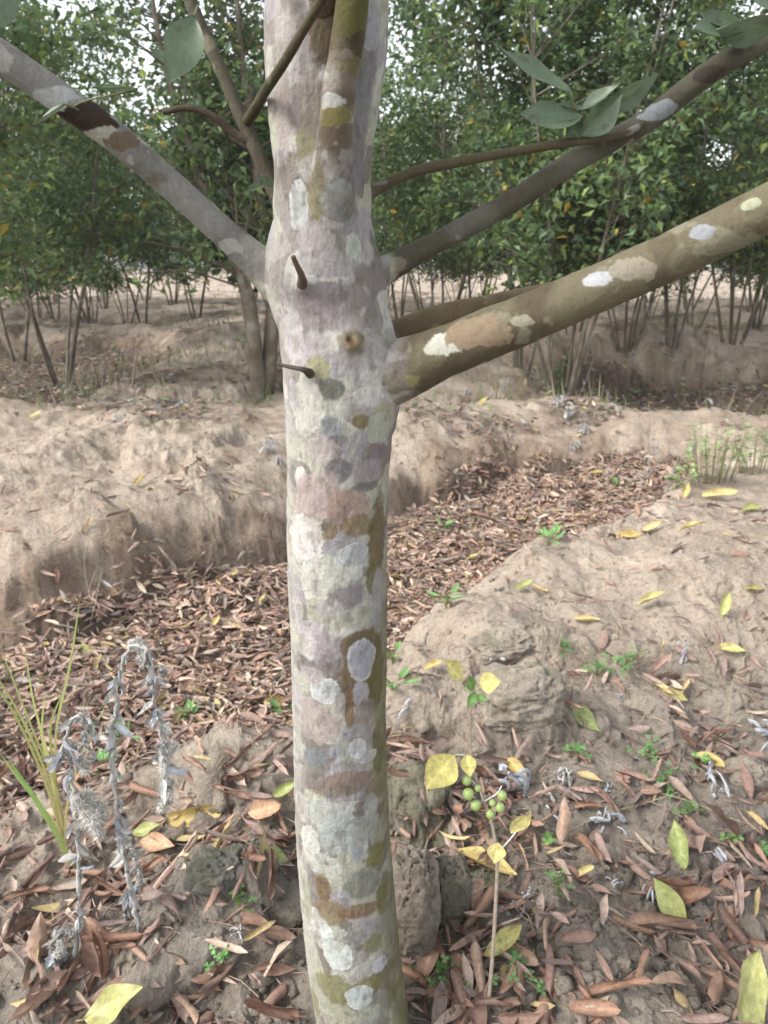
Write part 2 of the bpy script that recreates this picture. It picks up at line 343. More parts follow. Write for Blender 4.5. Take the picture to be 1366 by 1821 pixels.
# ------------------------------------------------------------------ the lichen-covered trunk
TY = .90
prof = [(0,470,692),(50,471,690),(100,472,688),(150,474,680),(200,476,672),(250,482,664),(300,488,659),(350,491,655),(400,491,654),(450,484,660),(500,484,668),(550,494,677),(600,499,688),
        (650,502,696),(700,504,699),(760,508,697),(850,510,692),(950,508,691),(1050,512,690),(1150,517,688),(1250,520,686),(1300,521,687),(1400,523,692),(1500,527,697),(1600,535,703),(1700,545,712),
        (1760,554,720),(1821,566,729)]
pv = np.array(prof, float)
L_ = at(pv[:, 1], pv[:, 0], np.full(len(pv), TY)); Rr = at(pv[:, 2], pv[:, 0], np.full(len(pv), TY))
tz = (L_[:, 2]+Rr[:, 2])/2; tx = (L_[:, 0]+Rr[:, 0])/2; tr_ = (Rr[:, 0]-L_[:, 0])/2*.985
o_ = np.argsort(tz); tz, tx, tr_ = tz[o_], tx[o_], tr_[o_]
slope = (tx[1]-tx[3])/(tz[1]-tz[3])
tz = np.concatenate([[-.25, tz[0]-.06], tz, [tz[-1]+.5, tz[-1]+1.2]]); tx = np.concatenate([[tx[0]+.012, tx[0]+.006], tx, [tx[-1]+.02, tx[-1]+.05]]); tr_ = np.concatenate([[tr_[0]+.02, tr_[0]+.006], tr_, [tr_[-1]*.8, tr_[-1]*.5]])
def trunk_at(z): return np.interp(z, tz, tx), np.interp(z, tz, tr_)
def pt_front(u, v):                  # point of the trunk's front face at a photo position
    p = at(u, v, TY); x0, r0 = trunk_at(p[2]); 
    for _ in range(4):
        s = np.clip((p[0]-x0)/r0, -.98, .98); p = at(u, v, TY - r0*math.sqrt(1-s*s)); x0, r0 = trunk_at(p[2])
    return p
# branches: name, photo path with distance ahead, radius in metres
BR = {
 'big_right': ([(640,680,.90,0.03060),(720,655,.885,0.03105),(800,622,.87,0.02835),(950,560,.85,0.02610),(1100,497,.83,0.02475),(1250,428,.81,0.02385),(1366,370,.79,0.02295),(1560,275,.75,0.02160)]),
 'mid_right': ([(640,500,.91,0.01672),(690,478,.92,0.01444),(760,440,.93,0.01254),(900,365,.95,0.01254),(1040,275,.97,0.01254),(1150,215,.98,0.01254),(1260,130,.97,0.01254),(1366,68,.96,0.01216),(1600,-70,.94,0.01064)]),
 'left': ([(520,520,.91,0.02132),(462,470,.90,0.01763),(400,415,.885,0.01558),(300,325,.87,0.01476),(200,240,.85,0.01517),(130,190,.84,0.01476),(0,100,.82,0.01517),(-160,0,.80,0.01476)]),
 'front': ([(588,520,.93,0.01104),(590,440,.900,0.01840),(590,375,.872,0.01932),(592,310,.850,0.01794),(596,240,.835,0.01564),(605,150,.83,0.01426),(622,50,.825,0.01380),(632,-60,.82,0.01288),(640,-220,.815,0.01104)]),
 'behind_right': ([(650,622,.93,0.01760),(705,596,.96,0.01760),(780,566,.99,0.01595),(900,538,1.03,0.01430),(1050,505,1.08,0.01320),(1200,470,1.12,0.01210)]),
 'upper_left': ([(505,372,.92,0.00960),(488,338,.94,0.00840),(455,265,.95,0.00800),(425,200,.955,0.00760),(400,140,.96,0.00720),(350,30,.965,0.00680),(310,-80,.97,0.00640)]),
 'twig_left': ([(452,252,.95,0.00640),(418,238,.95,0.00520),(380,208,.945,0.00440),(335,192,.94,0.00360),(290,200,.94,0.00280)]),
 'twig_up': ([(440,215,.94,0.00595),(455,190,.91,.0055),(478,152,.83,.0050),(500,120,.79,.0047),(545,45,.75,.0042),(575,-5,.73,.004),(640,-100,.70,.0038)]),
 'twig_right': ([(640,360,.92,0.00680),(668,338,.94,0.00612),(730,308,.95,0.00578),(830,285,.95,0.00527),(940,265,.94,0.00510),(1020,252,.94,0.00493),(1110,238,.955,0.00408),(1165,205,.982,0.00382)]),
 'stub_up': ([(538,506,.838,.0055),(536,490,.826,.0038),(528,472,.818,.0028),(521,456,.812,.0025)]),
 'stub_left': ([(552,664,.84,.0045),(538,657,.826,.0028),(518,653,.83,.0022),(500,649,.835,.0018)]),
 'back_fork': ([(560,120,.95,.03),(566,60,.90,.020),(574,10,.85,.014),(580,-60,.84,.0125),(585,-180,.83,.012)]),
}
BP = {}
for k, ctl in BR.items():
    c = np.array(ctl, float); p = at(c[:, 0], c[:, 1], c[:, 2]); BP[k] = smooth_path(np.hstack([p, c[:, 3:4]]), 40 if len(ctl) < 6 else 130)
# colour blobs: u, v, ru, rv (photo px), colour, rim
G = lambda *c: lin(c)
BL = [(545,250,16,40,(158,152,100),0),(520,180,22,40,(168,150,146),0),(500,90,22,60,(172,160,156),0),(655,150,20,60,(158,160,164),0),(590,60,30,50,(138,118,98),0),(520,120,14,25,(186,180,172),0),(655,110,22,80,(140,136,138),0),(575,40,22,60,(112,98,72),0),(500,40,20,30,(190,180,172),0),(500,200,18,60,(186,170,162),0),(556,180,20,40,(164,148,138),0),(640,330,14,20,(126,118,112),0),(480,140,14,40,(196,186,178),0),
 (660,45,22,35,(170,172,178),1),(640,250,18,40,(150,140,142),0),(625,300,28,50,(142,134,134),0),(560,300,30,22,(190,186,176),0),(533,362,17,38,(200,204,200),1),(563,345,12,40,(160,150,100),0),(595,355,20,24,(182,190,184),0),
 (618,378,22,26,(148,148,150),0),(560,425,30,25,(186,176,170),0),(628,440,17,24,(188,196,180),1),(580,470,50,22,(168,160,158),0),(520,520,26,30,(178,172,170),0),(600,530,70,28,(146,134,134),0),(560,555,40,22,(160,146,146),0),
 (522,600,24,50,(205,198,196),0),(600,570,60,20,(170,156,156),0),(560,610,30,20,(188,178,176),0),(660,560,22,28,(150,140,136),0),(625,640,34,24,(176,166,162),0),(569,652,20,18,(176,172,112),0),(655,660,22,30,(196,190,182),0),
 (590,692,22,20,(106,104,106),0),(650,705,28,18,(208,203,196),1),(545,725,34,50,(204,203,188),1),(590,735,30,22,(204,204,190),0),(520,700,16,26,(184,178,182),1),(676,740,26,26,(186,182,150),0),(668,762,24,28,(186,192,168),1),(640,748,16,13,(142,124,72),0),
 (591,762,22,22,(150,156,158),1),(600,792,24,20,(128,116,120),0),(635,800,24,30,(174,168,172),0),(570,800,30,26,(190,174,170),0),(663,810,26,22,(148,132,138),0),(603,838,24,20,(122,114,124),0),(655,838,30,22,(176,164,168),0),(648,866,26,9,(132,128,128),0),
 (535,850,14,20,(222,216,208),1),(560,890,48,50,(190,166,160),0),(620,905,40,38,(184,148,130),0),(585,945,18,16,(148,120,74),0),(640,935,34,22,(154,128,84),0),(672,960,24,66,(128,104,62),0),(540,960,42,40,(222,214,206),1),
 (600,1020,40,30,(206,206,188),0),(628,992,30,26,(196,204,196),0),(630,984,27,20,(186,188,192),2),(622,1020,26,14,(208,208,196),0),(563,1035,38,36,(208,206,190),1),(662,1030,14,30,(130,122,66),0),(618,1064,36,26,(150,138,144),0),(585,1085,30,18,(188,182,180),0),
 (672,1060,16,56,(176,168,172),0),(530,1085,18,30,(196,186,186),0),(640,1098,30,22,(188,190,166),0),(560,1125,40,26,(192,182,184),1),(584,1150,32,30,(176,164,168),0),(572,1168,26,18,(162,150,156),0),(550,1150,16,30,(206,200,198),0),
 (648,1150,46,40,(132,112,68),0),(640,1205,44,66,(134,112,70),0),(668,1200,26,80,(124,116,62),0),(644,1172,30,44,(174,174,186),2),(640,1235,18,26,(178,176,182),1),(578,1228,31,27,(204,208,206),2),(556,1200,26,16,(186,172,172),0),
 (622,1258,10,46,(142,104,66),0),(648,1268,22,30,(168,150,140),0),(605,1250,11,28,(180,168,164),1),(565,1285,44,40,(186,166,160),0),(530,1330,16,60,(184,184,170),0),(560,1350,30,25,(132,142,144),0),(600,1338,20,16,(166,168,172),0),
 (672,1330,18,70,(128,122,72),0),(655,1345,22,14,(188,188,190),2),(636,1332,20,22,(206,206,212),2),(620,1388,56,20,(158,128,108),0),(668,1400,26,26,(146,128,92),0),(590,1408,50,14,(150,132,116),0),(617,1432,10,7,(196,194,176),2),(660,1432,16,28,(192,194,190),0),
 (585,1455,50,38,(188,192,182),1),(600,1490,40,46,(176,188,184),0),(655,1468,30,26,(170,172,162),0),(550,1500,26,44,(212,210,198),1),(575,1540,36,30,(204,204,192),0),(668,1520,24,30,(142,140,66),0),(637,1518,17,20,(168,172,178),1),(541,1532,9,20,(172,170,166),1),
 (650,1572,42,36,(150,152,138),1),(575,1580,16,40,(146,116,66),0),(590,1625,34,32,(156,132,84),0),(640,1622,46,20,(152,118,78),0),(680,1600,16,40,(140,136,70),0),(545,1600,14,60,(176,178,146),0),(598,1660,22,12,(186,190,172),1),(634,1668,22,20,(162,156,152),0),
 (665,1680,26,26,(150,148,88),0),(580,1665,16,30,(216,222,214),2),(598,1700,34,40,(214,222,214),2),(676,1716,24,20,(204,200,208),2),(600,1760,50,40,(150,146,86),0),(655,1755,40,30,(146,142,80),0),(640,1775,30,32,(194,206,200),2),(660,1800,24,24,(178,184,160),1),(560,1780,20,40,(158,150,104),0)]
BC = [(pt_front(u, v), ru, rv, lin(c), rim) for u, v, ru, rv, c, rim in BL]
ALB = .60
def bark_colour(P, zone):
    """P (n,3) positions, zone: 0 trunk; returns albedo with side light and shade painted in. Patches of lichen with outlines of their own."""
    x, y, z = P[:, 0], P[:, 1], P[:, 2]
    pal = [lin(c) for c in ((184,176,168),(164,154,148),(204,201,190),(174,168,170),(148,138,130),(190,190,166))]
    wx = .012*fbm(x*30, y*30, z*30, 2)
    q = np.zeros((len(P), 3)) + pal[0]
    for k in range(1, 6):
        m = sstep(.10, .2, noise(x*26+wx*40+k*13.1, y*26+k*5.7, z*(20+2*k)+k*3.3 + .2*fbm(x*90, y*90, z*90, 2)))[:, None]; q = q*(1-m)+pal[k]*m
    x0, r0 = trunk_at(z)
    th = np.arctan2(x-x0, TY-y)            # 0 at the face towards the path
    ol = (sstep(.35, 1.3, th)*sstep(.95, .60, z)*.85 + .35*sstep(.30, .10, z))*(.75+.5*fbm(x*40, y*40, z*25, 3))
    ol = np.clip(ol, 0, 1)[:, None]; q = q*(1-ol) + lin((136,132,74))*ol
    lf = np.clip(sstep(-.5, -1.3, th)*.6*sstep(1.3, 1.0, z), 0, 1)[:, None]; q = q*(1-lf) + lin((202,196,184))*lf  # left flank painted paler, as the light from the left brightens it
    edge = .30*fbm(x*38, y*38, z*38, 3) + .24*fbm(x*95, y*95, z*95, 3) + .10*noise(x*420, y*420, z*420)
    ths = th
    for c, ru, rv, cc, rim in BC:
        sx = ru/1366*.90; sz = rv/1366*.92
        cx0, cr0 = trunk_at(c[2]); cth = math.asin(max(-.99, min(.99, (c[0]-cx0)/cr0)))
        near = (np.abs(z-c[2]) < sz*1.7)
        if not near.any(): continue
        zz = z[near]; dd = np.hypot((ths[near]-cth)*cr0/sx, (zz-c[2])/sz)*1.0 + edge[near]*(1.0 if rim != 2 else .65)
        sharp = .07 if rim else .16
        m = sstep(1+sharp, 1-sharp, dd)[:, None]*(.96 if rim else .84)
        q[near] = q[near]*(1-m) + cc*m
        if rim:
            e = (sstep(.82, .93, dd)*sstep(1.06, .98, dd))[:, None]*(.45 if rim == 2 else .12); q[near] = q[near]*(1-e)+lin((226,226,220))*e
            e = (sstep(1.0, 1.05, dd)*sstep(1.16, 1.08, dd))[:, None]*(.3 if rim == 2 else .16); q[near] = q[near]*(1-e)+lin((120,108,92))*e
    m = (sstep(.12, .42, fbm(x*60+5, y*60, z*60, 4))*.30)[:, None]; q = q*(1-m) + lin((150,146,112))*m
    m = (sstep(.22, .5, fbm(x*75+25, y*75, z*60, 3))*.40)[:, None]; q = q*(1-m) + lin((112,104,96))*m
    q = q*(1 + .10*noise(x*700, y*700, z*260) + .10*fbm(x*240, y*240, z*120, 2))[:, None]
    g_ = q.mean(1, keepdims=True); ol = (sstep(.55, 1.25, th)*sstep(1.0, .70, z)*.55*np.clip(.8+.6*fbm(x*50, y*50, z*30, 3), 0, 1))[:, None]; q = q*(1-ol) + lin((112,104,62))*ol; q = (g_ + (q-g_)*.62); return np.clip(.37 + (q-.37)*1.12, .03, .8)*ALB  # olive tone on the right flank, darkened to paint in its shade
# trunk surface
nz, nth = 1500, 300
zs = np.concatenate([np.linspace(-.25, 1.52, nz-60), np.linspace(1.53, tz[-1], 60)])
th = np.linspace(0, 2*np.pi, nth, endpoint=False)
k3 = lambda a: np.convolve(np.pad(a, 20, 'edge'), np.hanning(41)/np.hanning(41).sum(), 'valid')
cx = k3(np.interp(zs, tz, tx)); cr = k3(np.interp(zs, tz, tr_))
TH, ZZ = np.meshgrid(th, zs); CX = cx[:, None]; CR = cr[:, None]
ux, uy = np.sin(TH), -np.cos(TH)
rad = CR*(1 + .035*fbm(ux*1.3+4, uy*1.3, ZZ*5, 3)) + .0012*fbm(ux*9, uy*9, ZZ*60, 3)
P = np.stack([CX + ux*rad, TY + uy*rad, ZZ+0*ux], -1)
for k, (amp, wd) in {'big_right': (.014, .052), 'mid_right': (.012, .038), 'left': (.012, .042), 'front': (.008, .03), 'behind_right': (.006, .025), 'upper_left': (.006, .022), 'twig_right': (.005, .02), 'stub_up': (.004, .012), 'stub_left': (.002, .008)}.items():
    b = BP[k]; i = np.argmin(np.abs(np.hypot(b[:, 0]-trunk_at(b[:, 2])[0], b[:, 1]-TY) - trunk_at(b[:, 2])[1])); c = b[i, :3]
    d = np.linalg.norm((P - c)*np.array([1, 1, .75]), axis=-1); g = amp*np.exp(-(d/wd)**2)
    P = P + g[..., None]*np.stack([ux, uy, 0*ux], -1)
    if k in ('left', 'big_right'):       # creases of the branch collar
        P = P - (.0016*np.exp(-((d-wd*1.1)/.006)**2))[..., None]*np.stack([ux, uy, 0*ux], -1)
# the knot, a cut scar and the dent beneath the oval lichen
for (u, v, amp, wd) in ((625,606,.009,.013),(625,603,-.007,.0045),(622,1262,-.0035,.008),(560,500,.003,.02),(540,508,.004,.012),(548,662,.003,.01)):
    c = pt_front(u, v); d = np.hypot(P[..., 0]-c[0], P[..., 2]-c[2]) + (P[..., 1] > TY)*9; P = P + (amp*np.exp(-(d/wd)**2))[..., None]*np.stack([ux, uy, 0*ux], -1)
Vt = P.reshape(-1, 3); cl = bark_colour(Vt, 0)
c = pt_front(625, 606); d = np.hypot(Vt[:, 0]-c[0], Vt[:, 2]-c[2])*(1+.3*fbm(Vt[:, 0]*120, Vt[:, 1]*120, Vt[:, 2]*120, 2)) + (Vt[:, 1] > TY)*9; m = (sstep(.017, .009, d)*.75)[:, None]; cl = cl*(1-m)+lin((120,106,66))*m*ALB
m = (sstep(.0065, .002, d))[:, None]; cl = cl*(1-m)+lin((84,62,40))*m
tree = empty('fruit_tree', (float(trunk_at(0)[0]), TY, 0))
tag(tree, 'mottled pale lichen-covered tree with spreading limbs, large in the centre', 'tree')
off = np.array(tree.location)
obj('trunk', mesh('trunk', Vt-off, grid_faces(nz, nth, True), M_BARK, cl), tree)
def branch_colour(P, base, alt, pale, dens=.35, seed=0, spots=()):
    x, y, z = P[:, 0], P[:, 1], P[:, 2]
    q = np.zeros((len(P), 3)) + lin(base); s = seed*7.7
    m = sstep(-.1, .35, fbm(x*16+s, y*16, z*16, 4))[:, None]; q = q*(1-m)+lin(alt)*m
    m = (sstep(dens, dens+.09, fbm(x*42+s, y*42, z*42, 3)))[:, None]*.8; q = q*(1-m)+lin(pale)*m
    m = (sstep(.30, .5, fbm(x*30+s+9, y*30, z*30, 3)))[:, None]*.5; q = q*(1-m)+lin((96,84,66))*m
    ed = .42*fbm(x*60, y*60, z*60, 3) + .18*fbm(x*220, y*220, z*220, 2)
    for c, r, cc in spots:
        dd = np.linalg.norm((P-c)*np.array([.6, 1, 1.2]), axis=1)/r + ed; m = sstep(1.05, .93, dd)[:, None]; q = q*(1-m)+lin(cc)*m
    return q*ALB
S3 = lambda u, v, Y, r, c: (at(u, v, Y), r, c)
bcol = {'big_right': dict(base=(128,121,98), alt=(104,94,76), pale=(152,148,126), dens=.28, seed=1, spots=[S3(783,608,.84,.016,(212,212,200)),S3(762,620,.84,.011,(206,204,192)),S3(1052,494,.81,.0115,(202,202,206)),S3(1050,498,.81,.008,(206,206,208)),S3(1250,412,.79,.009,(170,174,178)),S3(1330,360,.775,.008,(186,190,160)),S3(720,690,.84,.02,(164,160,106)),S3(930,570,.83,.008,(176,170,150)),S3(850,590,.84,.022,(160,142,118)),S3(1130,480,.81,.014,(166,158,140))]),
 'mid_right': dict(base=(92,88,74), alt=(112,109,96), pale=(150,150,144), dens=.36, seed=2, spots=[S3(1170,195,.965,.014,(150,156,160)),S3(1260,130,.955,.012,(74,66,58)),S3(700,470,.90,.015,(138,128,110))]),
 'left': dict(base=(142,140,136), alt=(116,112,106), pale=(184,182,176), dens=.30, seed=3, spots=[S3(145,208,.84,.019,(48,38,30)),S3(122,192,.84,.014,(44,36,30)),S3(170,222,.84,.015,(58,44,34)),S3(185,242,.84,.012,(176,176,160)),S3(215,250,.845,.012,(120,106,90)),S3(103,172,.83,.014,(182,186,184))]),
 'front': dict(base=(136,124,114), alt=(112,100,84), pale=(170,168,162), dens=.3, seed=4, spots=[S3(622,60,.815,.020,(86,84,52)),S3(632,5,.815,.034,(84,84,44)),S3(628,30,.815,.024,(92,90,50)),S3(640,80,.82,.014,(74,66,44)),S3(610,120,.82,.013,(110,104,66)),S3(590,205,.82,.012,(128,122,76)),S3(590,180,.82,.009,(186,186,180))]),  # dark brown spot paints in the shaded right side of the limb
 'behind_right': dict(base=(126,110,84), alt=(104,88,66), pale=(150,144,110), dens=.4, seed=5), 'upper_left': dict(base=(98,92,78), alt=(82,76,62), pale=(150,142,120), dens=.4, seed=6),
 'twig_left': dict(base=(104,96,82), alt=(86,76,62), pale=(150,142,120), dens=.4, seed=7), 'twig_up': dict(base=(92,86,66), alt=(82,78,56), pale=(120,120,90), dens=.4, seed=8),
 'twig_right': dict(base=(106,98,76), alt=(92,84,66), pale=(150,150,140), dens=.42, seed=9), 'stub_up': dict(base=(116,98,84), alt=(96,80,66), pale=(130,116,100), dens=.5, seed=10), 'stub_left': dict(base=(96,90,80), alt=(90,84,74), pale=(130,116,100), dens=.5, seed=11),
 'back_fork': dict(base=(120,106,84), alt=(104,90,66), pale=(140,130,110), dens=.4, seed=12)}
BLAB = {'big_right': 'thick olive branch rising to the right', 'mid_right': 'slimmer grey brown branch rising to the right', 'left': 'pale grey branch with a dark band rising to the left', 'front': 'branch climbing in front of the trunk',
        'behind_right': 'brown branch passing behind the thick one', 'upper_left': 'thin forked branch rising to the upper left', 'back_fork': 'mossy upright shoot beside the front branch'}
for k, b in BP.items():
    c = b[:, :3]; r = b[:, 3].copy(); x0, r0 = trunk_at(c[:, 2])
    dist = np.hypot(c[:, 0]-x0, c[:, 1]-TY) - r0
    if not k.startswith('twig_l') and k != 'twig_up': r = r*(1 + (.22 if k == 'big_right' else .30)*np.exp(-np.clip(dist, 0, 9)/(.8*r.mean()+.008))*(dist < .2))
    ns = 96 if r.mean() > .012 else 24
    pp = smooth_path(np.hstack([c, r[:, None]]), 600 if ns > 50 else 120)
    Vb, Fb = tube(pp[:, :3], pp[:, 3], ns)
    ctr = np.vstack([np.repeat(pp[:, :3], ns, axis=0), pp[:1, :3], pp[-1:, :3]]); nn = Vb-ctr
    am = .05 if ns > 50 else .1
    Vb = Vb + nn*(am*fbm(Vb[:, 0]*45, Vb[:, 1]*45, Vb[:, 2]*45, 3) + .05*fbm(Vb[:, 0]*14, Vb[:, 1]*14, Vb[:, 2]*14, 2))[:, None]
    cb = branch_colour(Vb, **bcol[k])
    if ns > 50:                          # the bark of the trunk runs on into the foot of the branch
        x1, r1 = trunk_at(Vb[:, 2]); dd = np.hypot(Vb[:, 0]-x1, Vb[:, 1]-TY)-r1; m = sstep(.035, .008, dd + .015*fbm(Vb[:, 0]*40, Vb[:, 1]*40, Vb[:, 2]*40, 2))[:, None]
        tc_ = bark_colour(Vb, 0); cb = cb*(1-m)+tc_*m
    nm = 'stub' if k.startswith('stub') else 'twig' if k.startswith('twig') else 'branch'
    o = obj(nm, mesh(nm, Vb-off, Fb, M_BARK, cb), tree)
    if k in BLAB: o['label'] = BLAB[k]
# more limbs high above the picture
rg = random.Random(5)
for k in range(5):
    a = k*1.26+.5; z0 = 1.75+.12*k; x0, r0 = trunk_at(z0)
    c = np.array([[x0, TY, z0], [x0+.3*math.sin(a), TY-.3*math.cos(a)*-1, z0+.22], [x0+.75*math.sin(a), TY+.75*math.cos(a), z0+.65], [x0+1.1*math.sin(a), TY+1.1*math.cos(a), z0+1.2]])
    pp = smooth_path(c, 30); Vb, Fb = tube(pp, np.linspace(.025, .01, 30), 12); obj('branch', mesh('branch', Vb-off, Fb, M_BARK, branch_colour(Vb, (140,132,118), (120,108,90), (170,168,160), .35, k)), tree)

# ------------------------------------------------------------------ leaves
def leaf_grid(L, W, curl=0., bend=0., fold=0., wav=0., nl=14, nw=7, tip=1.0, seed=0, thick=0., twist=0.):
    """blade from the origin along +X, curled about its length (curl = arc in radians across the full width)"""
    t = np.linspace(0, 1, nl)[:, None]; s = np.linspace(-1, 1, nw)[None]
    wt = W/2*np.sin(np.pi*np.clip(t, 0, 1)**(.82*tip))**(1.1 if curl < 2.6 else .55) + .0006
    sc = s*wt; x = t*L + 0*s
    if curl > .01:
        Rr_ = W/curl; Rr2 = Rr_*(.8+.4*t); y = Rr2*np.sin(sc/Rr2); z = Rr2*(1-np.cos(sc/Rr2)) + .0015*np.abs(s)
    else: y = sc; z = 0*sc
    z = z + fold*np.abs(sc)
    rs = np.random.RandomState(seed)
    z = z + wav*W*np.sin(t*rs.uniform(5, 11)+rs.uniform(0, 6)+s*1.5)*np.abs(s)
    ph = bend*(t-.5)                     # bend along the length
    if twist: a = twist*(t-.5); y, z = y*np.cos(a)-z*np.sin(a), y*np.sin(a)+z*np.cos(a)
    if abs(bend) > .01:
        Rb = L/bend; x2 = Rb*np.sin(bend*t) - z*np.sin(bend*t); z2 = Rb*(1-np.cos(bend*t)) + z*np.cos(bend*t); x, z = x2, z2
    V = np.stack([x, y, z], -1).reshape(-1, 3); return V, grid_faces(nl, nw)
def vein_cols(nl, nw, seed=0, amt=1.0):
    t = np.linspace(0, 1, nl)[:, None]; q = np.linspace(-1, 1, nw)[None]; f = 1 + .22*amt*np.exp(-(q/.13)**2) + .10*amt*(np.sin(2*np.pi*(t*9-np.abs(q)*2.2)) > .75) - .10*amt*np.abs(q)**3
    f = f*(1+.22*amt*fbm(t*5+seed*3.1, q*2.5, seed, 3)); c = np.repeat(f[..., None], 3, -1); br = sstep(.30, .5, fbm(t*7+seed*7.7, q*3, seed+5, 3))*.5*amt; c = c*(1-br[..., None]) + np.array([.55, .33, .25])*br[..., None]
    return c.reshape(-1, 3)
def leaf_mesh(name, mat, petiole=.01, **k):
    b = Bag(); V, F = leaf_grid(**k); b.add(V, F, vein_cols(k.get('nl', 14), k.get('nw', 7), k.get('seed', 0)))
    d = V[k.get('nw', 7)//2]; p = np.array([d + [0, 0, .0004], d + [-petiole*.5, 0, .001], d + [-petiole, .001, .003]])
    Vp, Fp = tube(p, [.0009, .0008, .0007], 5); b.add(Vp, Fp)
    return b.mesh(name, mat)
def place(o, p, nrm, yaw, pitch=0., roll=0., s=1., lift=.0):
    z = Vector(nrm).normalized(); x = Vector((math.cos(yaw), math.sin(yaw), 0)); x = (x - z*x.dot(z)).normalized(); y = z.cross(x)
    Mx = Matrix((x, y, z)).transposed() @ Euler((roll, pitch, 0)).to_matrix()
    M4 = Mx.to_4x4() @ Matrix.Scale(s, 4); M4.translation = Vector([float(c) for c in p]) + z*lift; o.matrix_world = M4
rs = np.random.RandomState(11)
VAR = []
for k in range(10):
    cu = [5.2, 4.4, 6.0, 3.4, 2.2, 5.5, 3.0, 4.0, 1.2, 4.8][k]
    VAR.append((leaf_mesh('leaf', M_BROWN, nl=20, nw=11, L=rs.uniform(.08, .11), W=rs.uniform(.028, .042), curl=cu*1.1, bend=rs.uniform(-.9, 1.2), wav=rs.uniform(.03, .12), seed=k, twist=rs.uniform(-.6, .6)), 'tight' if cu > 4.1 else 'open'))
def litter_density(x, y):            # how thick the fallen leaves lie
    sd = poly_sd(x, y, D1); d = .95*sstep(-.12, .04, sd)
    d = np.maximum(d, .95*sstep(1.95, 1.45, y-.15*x)*np.clip(.62+1.1*fbm(x*5, y*5, 40, 3), 0, 1))
    d = np.maximum(d, .45*sstep(.15, .5, fbm(x*3.2, y*3.2, 41, 3)))
    for P in (D2, D3, D4): d = np.maximum(d, .6*sstep(-.2, 0, poly_sd(x, y, P)))
    d = np.maximum(d, .38*np.exp(-((x-1.0)**2+(y-1.9)**2)/.3)*np.clip(.6+fbm(x*6, y*6, 43, 2)*1.4, 0, 1)); return np.clip(d, .04, 1)
# 300 nearest brown leaves, each its own object
cand_u = rs.uniform(-30, 1400, 2600); cand_v = rs.uniform(1330, 1840, 2600)
gp = on_ground(cand_u, cand_v); dn = litter_density(gp[:, 0], gp[:, 1])
# photo: thick to the right and at the lower edge, thinner on the grey lump left of the trunk and on the bare stone right
thin = np.ones(2600)
thin[(cand_u > 270) & (cand_u < 500) & (cand_v > 1450) & (cand_v < 1720)] = .25
thin[(cand_u > 1020) & (cand_u < 1220) & (cand_v > 1480) & (cand_v < 1800)] = .3
thin[(cand_u > 690) & (cand_u < 830) & (cand_v < 1420)] = .25
thin[(cand_u > 820) & (cand_u < 1000) & (cand_v < 1330)] = .1
keep = (rs.rand(2600) < dn*thin*1.1) & (np.hypot(gp[:, 0]-trunk_at(0)[0], gp[:, 1]-TY) > .085) & (gp[:, 1] > .55)
idx = np.where(keep)[0][:300]
LM = [(60,1420,'at the foot of the yellowing grass tuft'),(160,1580,'around the withered grey stalks'),(60,1750,'at the lower left corner'),(250,1780,'beside the large yellow green leaf at the bottom'),(400,1740,'on dark soil at the lower left of the trunk'),(400,1450,'beside the brown-stained yellow leaf'),
      (480,1600,'close to the left side of the trunk base'),(400,1340,'on the ditch rim left of the trunk'),(770,1480,'between the trunk and the sapling stem'),(780,1760,'below the upright grey stone'),(900,1590,'beside the half-moon yellow leaf'),(950,1760,'at the bottom right of the sapling foot'),
      (1080,1380,'under the folded olive leaf'),(1030,1500,'among the seedlings right of the berries'),(1200,1380,'under the orange-edged yellow leaf'),(1330,1460,'at the right edge above the grey lump'),(1120,1640,'left of the touching pair of yellow leaves'),(1290,1650,'at the right edge above the very large leaf'),(1130,1790,'on the whitish lump at the bottom right')]
nn = normals(gp[idx, 0], gp[idx, 1])
for j, i in enumerate(idx):
    me_, kind = VAR[rs.randint(len(VAR))]; o = obj('dry_leaf', me_)
    place(o, gp[i], nn[j], rs.uniform(0, 6.283), rs.normal(0, .28), rs.uniform(-.7, .7) + (math.pi if rs.rand() < .5 else 0), rs.uniform(.6, 1.15), .006 + rs.rand()*.022)
    u, v = cand_u[i], cand_v[i]
    zone = LM[int(np.argmin([math.hypot(u-a_, (v-b_)*1.3) for a_, b_, _ in LM]))][2]; sc_ = 'long' if o.scale.x > .88 else 'short'
    lab = f'{sc_} ' + ('tightly rolled brown dead leaf ' if kind == 'tight' else 'loosely cupped brown dead leaf ') + zone
    tag(o, lab, 'leaf', lab.replace('leaf', 'leaves', 1))
